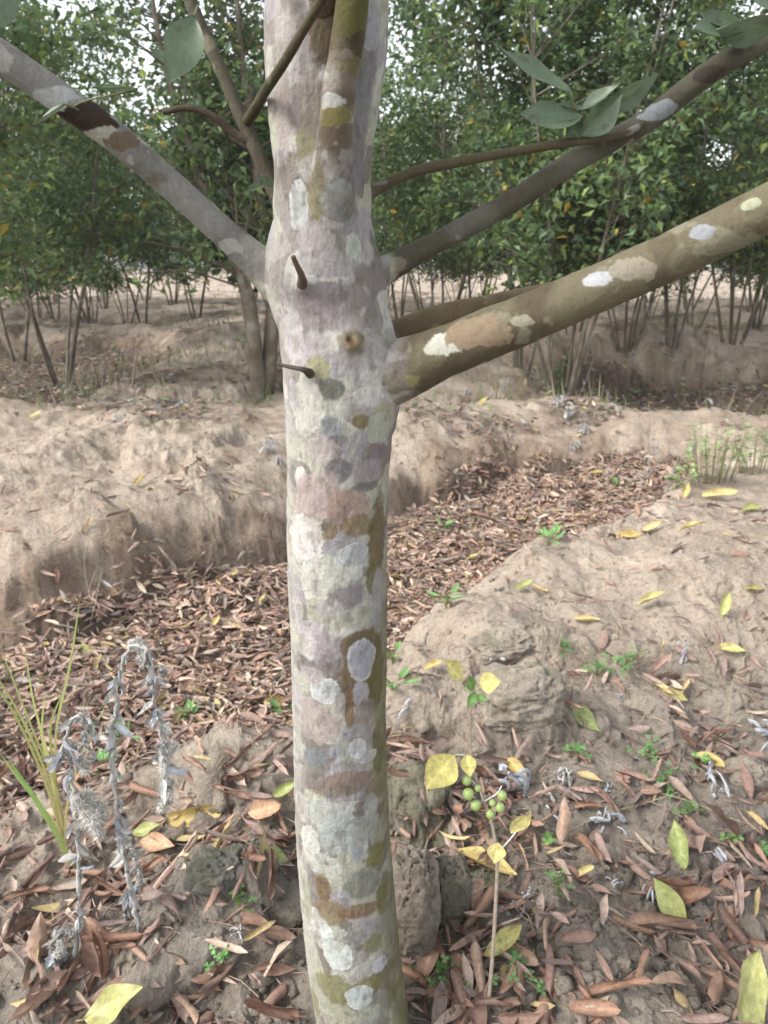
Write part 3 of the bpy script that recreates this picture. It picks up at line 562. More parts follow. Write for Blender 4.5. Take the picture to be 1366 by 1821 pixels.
# the rest of the leaf litter: nobody could count it
def scatter_leaves(name, pts, Lr, Wr, cols, mat, curls=(1.5, 5.5), nl=6, nw=4, lift=.012, seed=0, tilt=.25):
    rs = np.random.RandomState(seed); n = len(pts); N = normals(pts[:, 0], pts[:, 1]); Vs = []; Fs = []; Cs = []; tmpl = []
    for k in range(14): tmpl.append(leaf_grid(1, rs.uniform(.14, .46), curl=rs.uniform(*curls), bend=rs.uniform(-.7, .9), wav=.08, nl=nl, nw=nw, seed=k, twist=rs.uniform(-1, 1)))
    yaw = rs.uniform(0, 6.283, n); L = rs.uniform(*Lr, n); kk = rs.randint(0, 14, n); m = nl*nw
    Xv = np.stack([np.cos(yaw), np.sin(yaw), rs.normal(0, tilt, n)], -1); Xv -= N*(Xv*N).sum(1, keepdims=True)*.8; Xv /= np.linalg.norm(Xv, axis=1, keepdims=True)
    Yv = np.cross(N, Xv); Yv /= np.linalg.norm(Yv, axis=1, keepdims=True); Zv = np.cross(Xv, Yv); ro = rs.uniform(-.8, .8, n) + np.where(rs.rand(n) < .4, np.pi, 0)
    Y2 = Yv*np.cos(ro)[:, None]+Zv*np.sin(ro)[:, None]; Z2 = np.cross(Xv, Y2)
    T = np.stack([t[0] for t in tmpl])[kk]*L[:, None, None]
    W = T[:, :, :1]*Xv[:, None] + T[:, :, 1:2]*Y2[:, None] + T[:, :, 2:3]*Z2[:, None] + (pts + N*(.002+lift*rs.rand(n))[:, None])[:, None]
    F = (tmpl[0][1][None] + (np.arange(n)*m)[:, None, None]).reshape(-1, 4)
    cols = np.array(cols); c = cols[rs.randint(0, len(cols), n)]*rs.uniform(.75, 1.25, (n, 1)); C = np.repeat(c, m, axis=0)
    return obj(name, mesh(name, W.reshape(-1, 3), F, mat, C))
BRN = [(.27,.18,.145),(.34,.24,.195),(.21,.135,.11),(.30,.21,.18),(.40,.30,.24),(.20,.15,.13),(.32,.20,.15),(.27,.20,.175),(.42,.34,.27)]
# ditch floor
ux_ = rs.uniform(-3.2, 2.6, 120000); uy_ = rs.uniform(1.3, 5.6, 120000); sd = poly_sd(ux_, uy_, D1) + .06*fbm(ux_*4, uy_*4, 2, 2); ok = sd > -.03; ux_, uy_ = ux_[ok][:17000], uy_[ok][:17000]
pts = np.stack([ux_, uy_, hq(ux_, uy_)], -1)
tag(scatter_leaves('leaf_litter', pts, (.03, .088), None, [(a*1.28, b_*1.27, c_*1.22) for a, b_, c_ in BRN + BRN] + [(.45,.35,.18), (.42,.36,.28), (.36,.31,.26), (.24,.21,.18)], M_LITTER, seed=3, lift=.028, curls=(.6, 4.5)), 'thick reddish brown litter of dead leaves covering the ditch floor', 'leaf litter', kind='stuff')
# dry rootlets hanging from the cut bank
n = 700; t_ = rs.uniform(-1.9, 1.4, n); x_ = t_; y_ = 3.45 + 1.07*t_ + rs.uniform(.25, 1.1, n); sdd = poly_sd(x_, y_, D1); m = (sdd < .03) & (sdd > -.35); x_, y_ = x_[m], y_[m]; z_ = hq(x_, y_); nnr = normals(x_, y_); b = Bag()
for k in range(len(x_)):
    p = np.array([x_[k], y_[k], z_[k]]) + nnr[k]*.012; d = rs.normal(0, 1, 3)*[.6, .3, .6]+[0, -.3, -.5]; d /= np.linalg.norm(d); L = rs.uniform(.02, .10)
    b.add(*tube(np.array([p, p+d*L*.5+rs.normal(0, .006, 3), p+d*L+nnr[k]*.01]), rs.uniform(.0007, .0018), 4, False), BRN[k % 9])
tag(obj('rootlets', b.mesh('rootlets', M_LITTER)), 'dry rootlets and fibres hanging on the cut ditch bank', 'roots', kind='stuff')
# crumbs of soil
ic = np.array([[0,0,1],[.9,0,.3],[.28,.85,.3],[-.72,.53,.3],[-.72,-.53,.3],[.28,-.85,.3],[.6,.5,-.5],[-.3,.8,-.5],[-.9,0,-.5],[-.3,-.8,-.5],[.6,-.5,-.5]]); icf = np.array([[0,1,2],[0,2,3],[0,3,4],[0,4,5],[0,5,1],[1,6,2],[2,7,3],[3,8,4],[4,9,5],[5,10,1],[2,6,7],[3,7,8],[4,8,9],[5,9,10],[1,10,6]])
n = 15000; r_ = np.exp(rs.uniform(math.log(.8), math.log(6.5), n)); a_ = rs.uniform(-R(40), R(40), n); x_, y_ = r_*np.sin(a_), r_*np.cos(a_); m = (poly_sd(x_, y_, D1) < -.02) & (fbm(x_*4, y_*4, 70, 3) > rs.uniform(-.5, .5, n)); x_, y_ = x_[m], y_[m]; n = len(x_); z_ = hq(x_, y_)
sz = np.exp(rs.normal(math.log(.0050), .55, n)); sz = np.minimum(sz, .022); Vc = ic[None]*(1+rs.uniform(-.35, .35, (n, 11, 1)))*sz[:, None, None]*rs.uniform(.7, 1.3, (n, 1, 3)); an = rs.uniform(0, 6.28, n)[:, None]
Vc = np.stack([Vc[..., 0]*np.cos(an)-Vc[..., 1]*np.sin(an), Vc[..., 0]*np.sin(an)+Vc[..., 1]*np.cos(an), Vc[..., 2]*.8], -1) + np.stack([x_, y_, z_+sz*.2], -1)[:, None]
cc_ = soil_colour(x_, y_, z_)*rs.uniform(.8, 1.15, (n, 1))
tag(obj('soil_crumbs', mesh('soil_crumbs', Vc.reshape(-1, 3), (icf[None]+(np.arange(n)*11)[:, None, None]).reshape(-1, 3), M_CLOD, np.repeat(cc_, 11, axis=0))), 'crumbs and pebbles of dry soil on the ground', 'soil', kind='stuff')
# thin scatter elsewhere
r_ = np.sqrt(rs.uniform(.8**2, 4.0**2, 22000)); a_ = rs.uniform(-R(48), R(48), 22000); x_ = r_*np.sin(a_); y_ = r_*np.cos(a_)
r2 = rs.uniform(3, 16, 30000); a2 = rs.uniform(-R(42), R(42), 30000); x_ = np.concatenate([x_, r2*np.sin(a2)]); y_ = np.concatenate([y_, r2*np.cos(a2)])
dn = litter_density(x_, y_)*np.where(poly_sd(x_, y_, D1) > 0, .1, .8); ok = (rs.rand(len(x_)) < dn*np.where(y_ < 1.75, .95, .75)) & (y_ > .75) & (np.hypot(x_-trunk_at(0)[0], y_-TY) > .085)
x_, y_ = x_[ok], y_[ok]; pts = np.stack([x_, y_, hq(x_, y_)], -1)
tag(scatter_leaves('leaf_scatter', pts, (.035, .092), None, BRN + BRN + [(.44,.34,.17)], M_LITTER, seed=4, lift=.02, tilt=.35), 'small broken brown leaves strewn over the banks and far soil', 'leaf litter', kind='stuff')
# litter and low weeds of the farther hollows
n = 60000; r2 = rs.uniform(5.2, 15, n); a2 = rs.uniform(-R(33), R(33), n); x_, y_ = r2*np.sin(a2), r2*np.cos(a2); dd_ = np.maximum.reduce([sstep(-.5, .1, poly_sd(x_, y_, P)) for P in (D2, D3, D4)]); dd_ = np.maximum(dd_*.9, .8*sstep(.12, .42, fbm(x_*1.3, y_*1.3, 44, 4)))
m = rs.rand(n) < dd_*.5; x_, y_ = x_[m], y_[m]; pts = np.stack([x_, y_, hq(x_, y_)], -1); h_ = len(pts)//4
tag(scatter_leaves('hollow_litter', pts[h_:], (.05, .10), None, BRN + [(.14,.10,.075), (.16,.12,.09), (.12,.09,.07), (.50,.40,.2)], M_LITTER, seed=6, lift=.03, tilt=.4, curls=(.6, 3.5)), 'dark leaf litter in the hollows between the far banks', 'leaf litter', kind='stuff')
tag(scatter_leaves('low_weeds', pts[:h_] + [0, 0, .02], (.04, .10), None, [(.10,.13,.06), (.14,.17,.08), (.16,.15,.12), (.24,.24,.23), (.08,.09,.06), (.30,.30,.29)], M_LITTER, seed=7, lift=.10, tilt=1.2, curls=(.6, 2.5)), 'low grey green weeds in the hollows under the orchard trees', 'weeds', kind='stuff')
# twiggy straw and crumbs
n = 2600; r_ = rs.uniform(.8, 5, n); a_ = rs.uniform(-R(42), R(42), n); x_ = r_*np.sin(a_); y_ = r_*np.cos(a_); z_ = hq(x_, y_); b = Bag()
for k in range(n):
    ya = rs.uniform(0, 6.28); L = rs.uniform(.02, .09); dx, dy = L*math.cos(ya)/2, L*math.sin(ya)/2
    b.add(*tube(np.array([[x_[k]-dx, y_[k]-dy, z_[k]+.006], [x_[k]+rs.normal(0, .004), y_[k], z_[k]+.01+rs.rand()*.006], [x_[k]+dx, y_[k]+dy, z_[k]+.004]]), rs.uniform(.0006, .0016), 4, False), BRN[k % 9])
tag(obj('twig_debris', b.mesh('twig_debris', M_LITTER)), 'fine dead twigs and petioles lying all over the soil', 'twigs', kind='stuff')

# ------------------------------------------------------------------ orchard trees
def make_tree_meshes(seed, H=4.2, nst=4, spread=.32, nleaf=9000, lsz=.088, low=.9, stems=None, green=(.115, .18, .068), thick=.035, name='tree', leafiness=1.0, behind=False):
    rs = np.random.RandomState(seed); b = Bag(); tips = []
    if stems is None:
        stems = []
        for k in range(nst):
            a = k*2*np.pi/nst + rs.uniform(-.5, .5); t = rs.uniform(.4, 1.2)*spread; r0 = rs.uniform(.02, .07); h = H*rs.uniform(.75, 1)
            p = [[r0*np.cos(a), r0*np.sin(a), -.12]]
            for q in (.15, .35, .6, .85, 1.0):
                d = r0 + t*h*(q**.9)*.55; p.append([d*np.cos(a+.3*q)+rs.normal(0, .05)*q, d*np.sin(a+.3*q)+rs.normal(0, .05)*q, h*q])
            stems.append((np.array(p), thick*rs.uniform(.6, 1.1)))
    for P, th in stems:
        th = th*(1 if behind else .66); P = P + (rs.normal(0, .05, P.shape)*np.linspace(0, 1, len(P))[:, None] if not behind else 0); pp = smooth_path(P, 22); rad = th*(1-.8*np.linspace(0, 1, 22)**.9); b.add(*tube(pp, rad, 7))
        zt = pp[:, 2]
        for j in range(int(20*leafiness)):
            f = rs.uniform(.2, 1.0); i = int(f*21); o = pp[i]
            if o[2] < low*.7: continue
            a = rs.uniform(0, 6.283); el = rs.uniform(.0, .9); L = rs.uniform(.5, 1.15)*(1.15-.6*f); d = np.array([np.cos(a)*np.cos(el), np.sin(a)*np.cos(el), np.sin(el)])
            q = np.stack([o, o + d*L*.5 + [0, 0, .04], o + d*L + [0, 0, rs.uniform(-.12, .15)]]); q = smooth_path(q, 7); b.add(*tube(q, np.linspace(rad[i]*.45+.002, .003, 7), 4, False))
            tips.append(q[3]); tips.append(q[5]); tips.append(q[6])
            for m in range(3):
                d2 = d + rs.normal(0, .6, 3); d2 /= np.linalg.norm(d2); q2 = np.stack([q[2+m], q[2+m]+d2*.18, q[2+m]+d2*.34+[0, 0, -.03]]); b.add(*tube(q2, [.004, .003, .002], 3, False)); tips += [q2[1], q2[2], q2[2]]
    tips = np.array(tips); tips = tips[tips[:, 2] > low*.8]
    if behind: tips = tips[(tips[:, 1] > .25) | (rs.rand(len(tips)) < .12)]
    n = nleaf; c = tips[rs.randint(0, len(tips), n)] + rs.normal(0, .10, (n, 3)); c = c[c[:, 2] > low*.7]; n = len(c)
    X = rs.normal(0, 1, (n, 3)); X[:, 2] = X[:, 2]*.6 - .35; X /= np.linalg.norm(X, axis=1, keepdims=True)
    U = rs.normal(0, .6, (n, 3)) + [0, 0, 1]; Yv = np.cross(U, X); Yv /= np.linalg.norm(Yv, axis=1, keepdims=True); Z = np.cross(X, Yv)
    L = lsz*rs.uniform(.6, 1.25, n)[:, None]; W = L*rs.uniform(.22, .30, (n, 1)); f = W*.45
    v = np.stack([c - X*L*.5, c - X*L*.08 + Yv*W + Z*f, c - X*L*.05, c - X*L*.08 - Yv*W + Z*f, c + X*L*.5 - Z*L*.12], 1)
    i0 = (np.arange(n)*5)[:, None]; F = np.concatenate([i0 + [[0, 2, 1]], i0 + [[0, 3, 2]], i0 + [[1, 2, 4]], i0 + [[2, 3, 4]]])
    g = np.array(green); cl = fbm(c[:, 0]*1.6+seed, c[:, 1]*1.6, c[:, 2]*1.6, 2)[:, None]
    C = g*(1 + .45*cl + rs.normal(0, .22, (n, 1))); C[:, 2] *= rs.uniform(.8, 1.5, n)
    y = rs.rand(n); yel = np.clip(.012 + .03*(cl[:, 0] > .25), 0, 1); m = y < yel; C[m] = np.array([.45, .33, .06])*rs.uniform(.6, 1.1, (m.sum(), 1)); m = (y > .86); C[m] = C[m]*[1.9, 1.6, 1.15]
    C = np.clip(C, .008, .7)
    return b.mesh('trunk', M_TBARK), mesh('crown', v.reshape(-1, 3), F, M_CROWN, np.repeat(C, 5, axis=0), smooth=False)
TV = [make_tree_meshes(s, **k) for s, k in (
    (1, dict(H=4.6, nst=4, spread=.50, nleaf=9600, low=1.25, thick=.045)), (2, dict(H=4.2, nst=3, spread=.60, nleaf=9000, low=1.2, thick=.045)), (3, dict(H=5.2, nst=3, spread=.42, nleaf=9600, low=1.4, thick=.05)),
    (4, dict(H=4.5, nst=6, spread=.52, nleaf=10000, low=1.1)), (5, dict(H=3.8, nst=4, spread=.62, nleaf=9000, low=.95)), (6, dict(H=5.6, nst=2, spread=.36, nleaf=9600, low=1.5, green=(.17, .20, .06), thick=.06)),
    (7, dict(H=4.0, nst=5, spread=.75, nleaf=9000, low=1.0, thick=.03, green=(.13, .18, .07))), (8, dict(H=5.0, nst=2, spread=.6, nleaf=9600, low=1.3, thick=.06)))]
def tree_at(name, p, k, rz, s, label, group=None, cat='tree', mm=None):
    t = empty(name, p); t.rotation_euler.z = rz; t.scale = (s, s, s); tm, cm = mm or TV[k]
    obj('trunk', tm, t); obj('crown', cm, t); tag(t, label, cat, group or 'orchard trees'); return t
# the nearest one: two stems left behind the big trunk
bp = on_ground(458, 708)[0]; Yb = float(bp[1])
def stempx(pts): 
    a = np.array(pts, float); q = at(a[:, 0], a[:, 1], Yb + a[:, 2]); return q - bp
st1 = [(stempx([(462,722,0),(452,600,0),(440,520,.02),(405,430,.0),(362,330,-.05),(318,200,-.1),(285,80,-.1),(262,-60,-.1)]), .075),
       (stempx([(474,705,.1),(482,600,.1),(486,500,.1),(470,400,.15),(448,250,.2),(430,100,.2),(415,-80,.2)]), .078),
       (stempx([(452,712,.05),(446,620,.1),(430,520,.2),(420,400,.3),(400,250,.4),(395,100,.5)]), .028)]
mm1 = make_tree_meshes(21, stems=st1, nleaf=11000, lsz=.09, low=1.3, leafiness=2.0, behind=True)
tree_at('orchard_tree', bp, 0, 0, 1, 'nearest background tree, two dark stems growing close together just left of the mottled trunk', mm=mm1)
near = [(95,552,1,.3,.95,'multi-stemmed orchard tree fanning up from the far left bank'),(150,565,4,1.9,.8,'orchard tree with paired forking stems right of the far-left fan-shaped tree'),
        (712,574,2,.9,.85,'slender straight orchard tree just right of the mottled trunk'),(760,560,4,2.5,.8,'orchard tree with thin crossing stems behind the slim middle branch'),
        (925,560,0,.7,1.05,'stout dark-stemmed orchard tree seen between the two right-hand branches'),(1112,632,3,.2,.8,'many-stemmed orchard tree standing on the mound under the thick right branch'),
        (1232,592,1,4.0,.85,'orchard tree with pale forking stems at the right behind the mound'),(1345,585,2,3.1,.8,'orchard tree at the far right edge with a dark straight stem'),
        (222,508,4,1.0,.72,'small dark bushy orchard tree at the end of the left alley'),(845,545,5,2.0,.8,'tall pale-leaved orchard tree behind the middle of the right side')]
for (x_, y_, k, rz, sc, lab) in ((-4.1,6.9,0,.4,1.25,'orchard tree rooted outside the left edge, its crown hanging into the upper left'),(-4.0,9.6,0,1.4,1.15,'full-crowned orchard tree behind the pale left branch'),(4.3,6.4,3,2.2,1.1,'orchard tree rooted outside the right edge, its crown hanging into the upper right'),(1.5,8.4,2,.2,1.1,'tall thin-stemmed orchard tree right behind the fork of the right branches')):
    p = np.array([x_, y_, 0.]); p[2] = float(height(p[0:1], p[1:2])[0])-.03; tree_at('orchard_tree', p, k, rz, sc, lab)
for u, v, k, rz, sc, lab in near:
    p = on_ground(u, v)[0]; p[2] -= .03
    if np.hypot(p[0], p[1]) > 16: p = at(u, 540, 15.); p[2] = float(hq(p[0:1], p[1:2])[0])-.03
    tree_at('orchard_tree', p, k, rz, sc, lab)
rs = np.random.RandomState(77)
FAR = []; ORD = ['leftmost', 'second from left', 'third from left', 'fourth from left', 'fifth from left', 'sixth from left', 'seventh from left', 'eighth from left', 'ninth from left']
for row in range(7):
    Yr = 8.2 + row*2.7
    half = .60*Yr + 3
    for xx in np.arange(-half, half, 2.3 + .08*row):
        x = xx + rs.normal(0, .35); y = Yr + rs.normal(0, .5)
        if row < 3 and -.32 < x/y < -.14: continue           # the alley on the left
        if row == 0 and (x/y < -.1 or rs.rand() < .3): continue
        if abs(x/y) > .56 and y < 12: continue
        if row > 1 and (.02 < x/y < .11 or .34 < x/y < .42 or -.5 < x/y < -.42) and rs.rand() < .75: continue
        k = rs.randint(0, 8); s = rs.uniform(.8, 1.1) if row < 5 else rs.uniform(.95, 1.3)
        side = 'left' if x/y < -.17 else 'middle' if x/y < .17 else 'right'; dep = 'front' if row < 2 else 'second' if row < 5 else 'hazy last'
        kind = ['five-stemmed', 'spreading', 'tall slim', 'bushy', 'short wide', 'light green', 'low spreading', 'twin-stemmed'][k]
        lab = f'{kind} orchard tree in the {dep} rows, {side} side'
        p = np.array([x, y, 0.]); p[2] = float(hq(np.array([x]), np.array([y]))[0])-.03
        FAR.append((lab, x/y, tree_at('orchard_tree', p, k, rs.uniform(0, 6.28), s, lab, 'orchard trees')))
for lab in sorted({f[0] for f in FAR}):
    same = sorted([f for f in FAR if f[0] == lab], key=lambda f: f[1])
    if len(same) > 1:
        for q, f in zip(ORD, same): f[2]['label'] = f'{lab}, {q}'
# ------------------------------------------------------------------ clods and stones
def clod(u, v, su, sv, label, seed, col=(.40, .35, .29), name='soil_clod', cat='clod', depth=None, sink=.35, rough=1.0, zs=None, rz=0):
    """su, sv: half width and half height in photo pixels of a lump whose foot is at u, v"""
    p = on_ground(u, v)[0]; dist = math.hypot(p[1], CAM_H-p[2]); a = su/FX*dist; c = sv/FX*dist; bd = depth or a*.8
    nU, nV = 120, 80; th = np.linspace(0, 2*np.pi, nU, endpoint=False); ph = np.linspace(-np.pi/2, np.pi/2, nV); TH, PH = np.meshgrid(th, ph)
    d = np.stack([np.cos(PH)*np.cos(TH), np.cos(PH)*np.sin(TH), np.sin(PH)], -1)
    sg = lambda q: np.sign(q)*np.abs(q)**.8
    r = 1 + rough*(.28*fbm(d[..., 0]*1.6+seed, d[..., 1]*1.6, d[..., 2]*1.6, 3) + .10*fbm(d[..., 0]*6+seed, d[..., 1]*6, d[..., 2]*6, 4) - .08*sstep(.25, .5, fbm(d[..., 0]*7+seed, d[..., 1]*7, d[..., 2]*7+4, 2)))
    P = sg(d)*r[..., None]*np.array([a, bd, c]); P[..., 2] += c*(1-sink*1.2); P[..., 1] += bd*.5
    V = P.reshape(-1, 3); ca, sa = math.cos(rz), math.sin(rz)
    if rz: V = np.stack([V[:, 0]*ca - V[:, 2]*sa, V[:, 1], V[:, 0]*sa + V[:, 2]*ca], -1)
    cc = np.array(col)*(1 + .18*fbm(V[:, 0]*30+seed, V[:, 1]*30, V[:, 2]*30, 3))[:, None]
    mo = (sstep(.1, .4, fbm(V[:, 0]*22, V[:, 1]*22+seed, V[:, 2]*22, 3))*.5)[:, None]; cc = cc*(1-mo) + np.array([.20, .20, .13])*mo
    o = obj(name, mesh(name, V, grid_faces(nV, nU, True), M_CLOD, cc), None, tuple(float(q) for q in p)); tag(o, label, cat, 'lumps of soil and stone'); return o
PALE = (.47, .41, .34); GREYC = (.33, .305, .27)
clod(738,1690,38,92,'tall upright grey stone full of holes against the trunk foot', 5, (.36,.31,.26), 'stone', 'stone', depth=.05, sink=.2)
clod(800,1640,34,62,'dark mossy stone leaning behind the upright grey one', 6, (.22,.20,.165), 'stone', 'stone', sink=.2)
clod(925,1275,78,52,'largest rounded pale clod right of the trunk, hollowed below', 2, PALE, sink=.5, rough=1.0)
clod(900,1165,70,32,'blocky pale clod above the largest rounded one', 24, PALE, sink=.6, rough=.9)
clod(385,1575,48,36,'grey crumbly clod left of the trunk under the yellow leaves', 8, (.27,.26,.23), rough=1.5, sink=.6)
clod(1335,1395,34,26,'pale clod at the right edge below the white weed', 12, PALE, sink=.6)
clod(855,1345,20,12,'little pale clod beside the sapling stem', 16, PALE)
#MORE
# ------------------------------------------------------------------ leaves hanging on the near tree (parts of it)
def leaf_between(name, base, tip, wd, hint, mat, curl=.6, bend=.25, parent=None, off0=None, wav=.04, seed=0, nl=40, nw=17, fold=0.):
    """a blade from base to tip (world), width in metres, its face turned towards hint"""
    base = np.asarray(base, float); tip = np.asarray(tip, float); L = np.linalg.norm(tip-base); X = (tip-base)/L; h = np.asarray(hint, float); Z = h - X*(h@X); Z /= np.linalg.norm(Z); Yv = np.cross(Z, X)
    V, F = leaf_grid(L, wd, curl=curl, bend=bend, wav=wav, nl=nl, nw=nw, seed=seed, fold=fold, tip=1.05); V = V[:, :1]*X + V[:, 1:2]*Yv + V[:, 2:]*Z + base
    if off0 is not None: V = V-off0
    return obj(name, mesh(name, V, F, mat, vein_cols(nl, nw, seed)*(1 if mat is not M_GREEN else np.array([1, 1, 1.]))), parent)
CAMP = np.array([0, 0, CAM_H])
def tree_leaf(u0, v0, u1, v1, wpx, Y0, Y1, hint, mat=None, **k):
    a = at(u0, v0, Y0); b = at(u1, v1, Y1); d = np.linalg.norm((a+b)/2-CAMP)
    k.setdefault('fold', .22); return leaf_between('leaf', a, b, wpx*.82/FX*d, hint, mat or M_GREEN, parent=tree, off0=off, **k)
tocam = lambda u, v: -ray(u, v)
hl = [(345,28,298,158,68,.80,.78,tocam(320,90),dict(curl=.5)), (245,160,165,168,26,.80,.78,(.1,-.35,1),{}), (118,186,66,232,22,.79,.80,(.3,-.5,1),{}), (300,120,262,90,30,.85,.85,(0,-.5,1),{}),
      (1014,162,862,122,62,.93,.91,(0,-.9,.9),dict(bend=.5)), (1036,206,902,250,72,.93,.91,(0,-1,.8),dict(bend=.7)), (1030,200,1110,160,36,.935,.93,(-.3,-.8,1),dict(bend=.4)), (1034,242,1102,165,58,.935,.93,(.7,-1,.4),dict(curl=1.1)),
      (1070,180,1190,158,52,.94,.93,(.1,-.8,-.8),dict(bend=-.9)), (980,186,1044,206,20,.935,.935,(0,-.6,1),{}), (1008,222,1030,246,34,.935,.935,(0,-1,.2),{}),
      (1320,48,1214,92,62,.95,.92,(0,-.9,.9),dict(bend=.5)), (1380,50,1262,30,60,.94,.92,(0,-.7,-.9),dict(bend=.4)), (1330,60,1225,40,46,.95,.95,(.2,-.9,.7),dict(bend=.4)), (1375,20,1300,-20,60,.94,.92,(0,-.9,.6),{}),
      (30,-30,-60,60,60,.8,.78,tocam(0,0),{}), (490,335,455,318,24,.93,.92,(0,-.9,.8),{}), (470,330,438,345,20,.93,.92,(0,-.9,.8),{})]
for j, (u0, v0, u1, v1, wp, Y0, Y1, h, k) in enumerate(hl):
    o = tree_leaf(u0, v0, u1, v1, wp, Y0, Y1, h, seed=j, **k)
    if j == 0: o['label'] = 'single pale green leaf hanging from the thin upper left twig'
# petioles and the short green shoot that carries the right-hand leaves
b = Bag()
for pts, r in (([(1030,250,.94),(1026,215,.935),(1014,162,.93)], .0016), ([(1030,250,.94),(1036,206,.93)], .0014), ([(1028,232,.937),(1070,180,.94)], .0012), ([(1366,60,.95),(1340,55,.95),(1320,48,.95)], .0016), ([(352,10,.83),(345,28,.80)], .0012), ([(130,190,.81),(150,180,.80),(245,160,.80)], .0009), ([(140,195,.81),(118,186,.79)], .001)):
    q = np.array(pts); b = Bag(); b.add(*tube(smooth_path(at(q[:, 0], q[:, 1], q[:, 2]), 8)-off, r, 6), (.16, .17, .08)); obj('petiole', b.mesh('petiole', M_GRASS), tree)
# ------------------------------------------------------------------ yellow fallen leaves
rs = np.random.RandomState(5)
def leafvars(mat, n, Wr, cu, seed0): return [leaf_mesh('leaf', mat, L=.1, W=rs.uniform(*Wr), curl=rs.uniform(*cu), bend=rs.uniform(-.2, .8), wav=rs.uniform(.02, .09), seed=seed0+k, twist=rs.uniform(-.5, .5), nl=36, nw=17) for k in range(n)]
YV = leafvars(M_YELL, 6, (.038, .052), (1.2, 3.2), 100); GV = leafvars(M_YGREEN, 4, (.042, .055), (.9, 2.4), 200); TV_ = leafvars(leaf_material('tan_leaf', [(.46,.30,.18),(.42,.26,.20)], .55, .15, (30, (.2, .1, .06), .66)), 3, (.040, .050), (.6, 1.8), 300)
yl = [(862,1540,118,-35,'y','large half-moon yellow leaf lying right of the sapling stem'),(908,1690,100,15,'y','large spotted yellow leaf crossed by the foot of the sapling'),(1215,1535,85,75,'g','upright yellow green leaf on the lower right slope, upper of a touching pair'),
 (1198,1620,85,100,'g','yellow leaf below the upright one on the lower right slope'),(1034,1285,80,-50,'g','folded olive green leaf on the soil right of the largest pale clod'),(1310,1800,150,70,'g','very large yellow green leaf cut by the lower right corner'),
 (918,1372,56,-60,'y','thin folded yellow leaf right of the green berries'),(1262,1355,60,-40,'y','yellow leaf with an orange edge at the right above the white weed'),(1196,1240,50,-30,'y','yellow leaf among rolled brown ones on the right slope'),
 (1295,1165,52,-25,'y','ochre leaf on the right edge of the bare mound'),(1284,1090,52,60,'g','rounded pale green leaf lying on the bare mound'),(1115,958,58,5,'y','yellow leaf with a dark tip on the rim of the mound'),(1042,1108,50,-15,'y','narrow yellow leaf on the lower face of the mound'),
 (1160,1080,60,5,'y','wide pale yellow leaf in the middle of the mound'),(1338,1050,42,5,'y','bright yellow leaf at the right edge of the mound'),(1218,884,38,60,'y','small yellow leaf standing on the crest of the mound'),(1275,886,66,-5,'y','long cream leaf on the crest of the mound'),
 (1335,908,50,20,'g','pale green leaf at the right end of the crest'),(930,1050,46,25,'g','greenish leaf on the left flank of the mound'),(1160,945,44,5,'y','yellow leaf just below the mound crest'),(1228,948,52,5,'y','flat yellow leaf below the long cream one'),
 (350,1450,100,10,'y','big yellow leaf with a brown stain left of the trunk'),(285,1508,88,-20,'t','pinkish tan leaf on the grey clod left of the trunk'),(482,1438,88,15,'t','tan cupped leaf just left of the trunk'),(482,1522,76,-15,'g','yellow green leaf with a winding brown mark by the trunk'),
 (225,1800,130,15,'g','large yellow green leaf cut by the lower left edge'),(504,1405,52,40,'g','small yellow green leaf leaning on the left side of the trunk'),(410,1034,48,-5,'y','pale yellow leaf on the far side of the ditch floor'),(84,1156,36,-40,'y','small yellow leaf at the foot of the left bank'),
 (150,1162,52,5,'g','narrow yellow green leaf at the foot of the left bank'),(332,1052,40,-40,'y','yellow leaf under the lip of the left bank'),(384,1117,34,60,'y','small upright yellow leaf in the ditch litter'),(466,1078,26,70,'y','tiny yellow leaf in the litter near the trunk'),
 (492,1252,56,15,'y','forked yellow leaf in the litter left of the trunk'),(64,742,30,40,'y','yellow leaf lying in the far left hollow'),(268,1480,60,10,'g','greenish leaf behind the pinkish tan one'),(250,862,34,70,'y','ochre leaf on top of the left bank'),
 (980,886,30,10,'y','yellow leaf in the litter near the far end of the ditch'),(905,957,32,0,'y','pale leaf in the middle of the right ditch litter'),(845,997,36,5,'y','yellow leaf in the litter behind the mound'),(1060,845,30,-10,'y','cream leaf at the far end wall of the ditch'),
 (1000,940,34,-30,'y','cream leaf where the litter meets the mound'),(770,1190,40,20,'y','ochre leaf beside the small pale clods'),(1180,1230,44,-60,'y','bent yellow leaf under the mound'),(1040,1560,40,10,'y','dull yellow leaf among brown rolls'),
 (765,1590,30,80,'y','small yellow leaf wedged behind the upright stone'),(860,720,24,40,'y','small orange leaf on the bank right of the trunk'),(640,1175,1,0,'','')]
for u, v, px, a, k, lab in yl:
    if not k: continue
    p = on_ground(u, v)[0]; d = math.hypot(p[1], CAM_H-p[2]); s_ = px/FX*d/.1*.86
    me_ = {'y': YV, 'g': GV, 't': TV_}[k]; o = obj('fallen_leaf', me_[rs.randint(len(me_))]); n_ = normals(p[0:1], p[1:2])[0]
    ya = R(a); n_ = n_*.7 + np.array([0, -.45, .35]); xdir = np.array([math.cos(ya), math.sin(ya)])
    p2 = p - np.array([xdir[0], xdir[1], 0])*.05*s_; p2[2] = max(p[2], float(hq(p2[0:1], p2[1:2])[0]))
    place(o, p2, n_, ya, rs.uniform(-.35, .15), rs.uniform(-.5, .5), s_*1.05, .012); tag(o, lab, 'leaf', 'yellow fallen leaves')
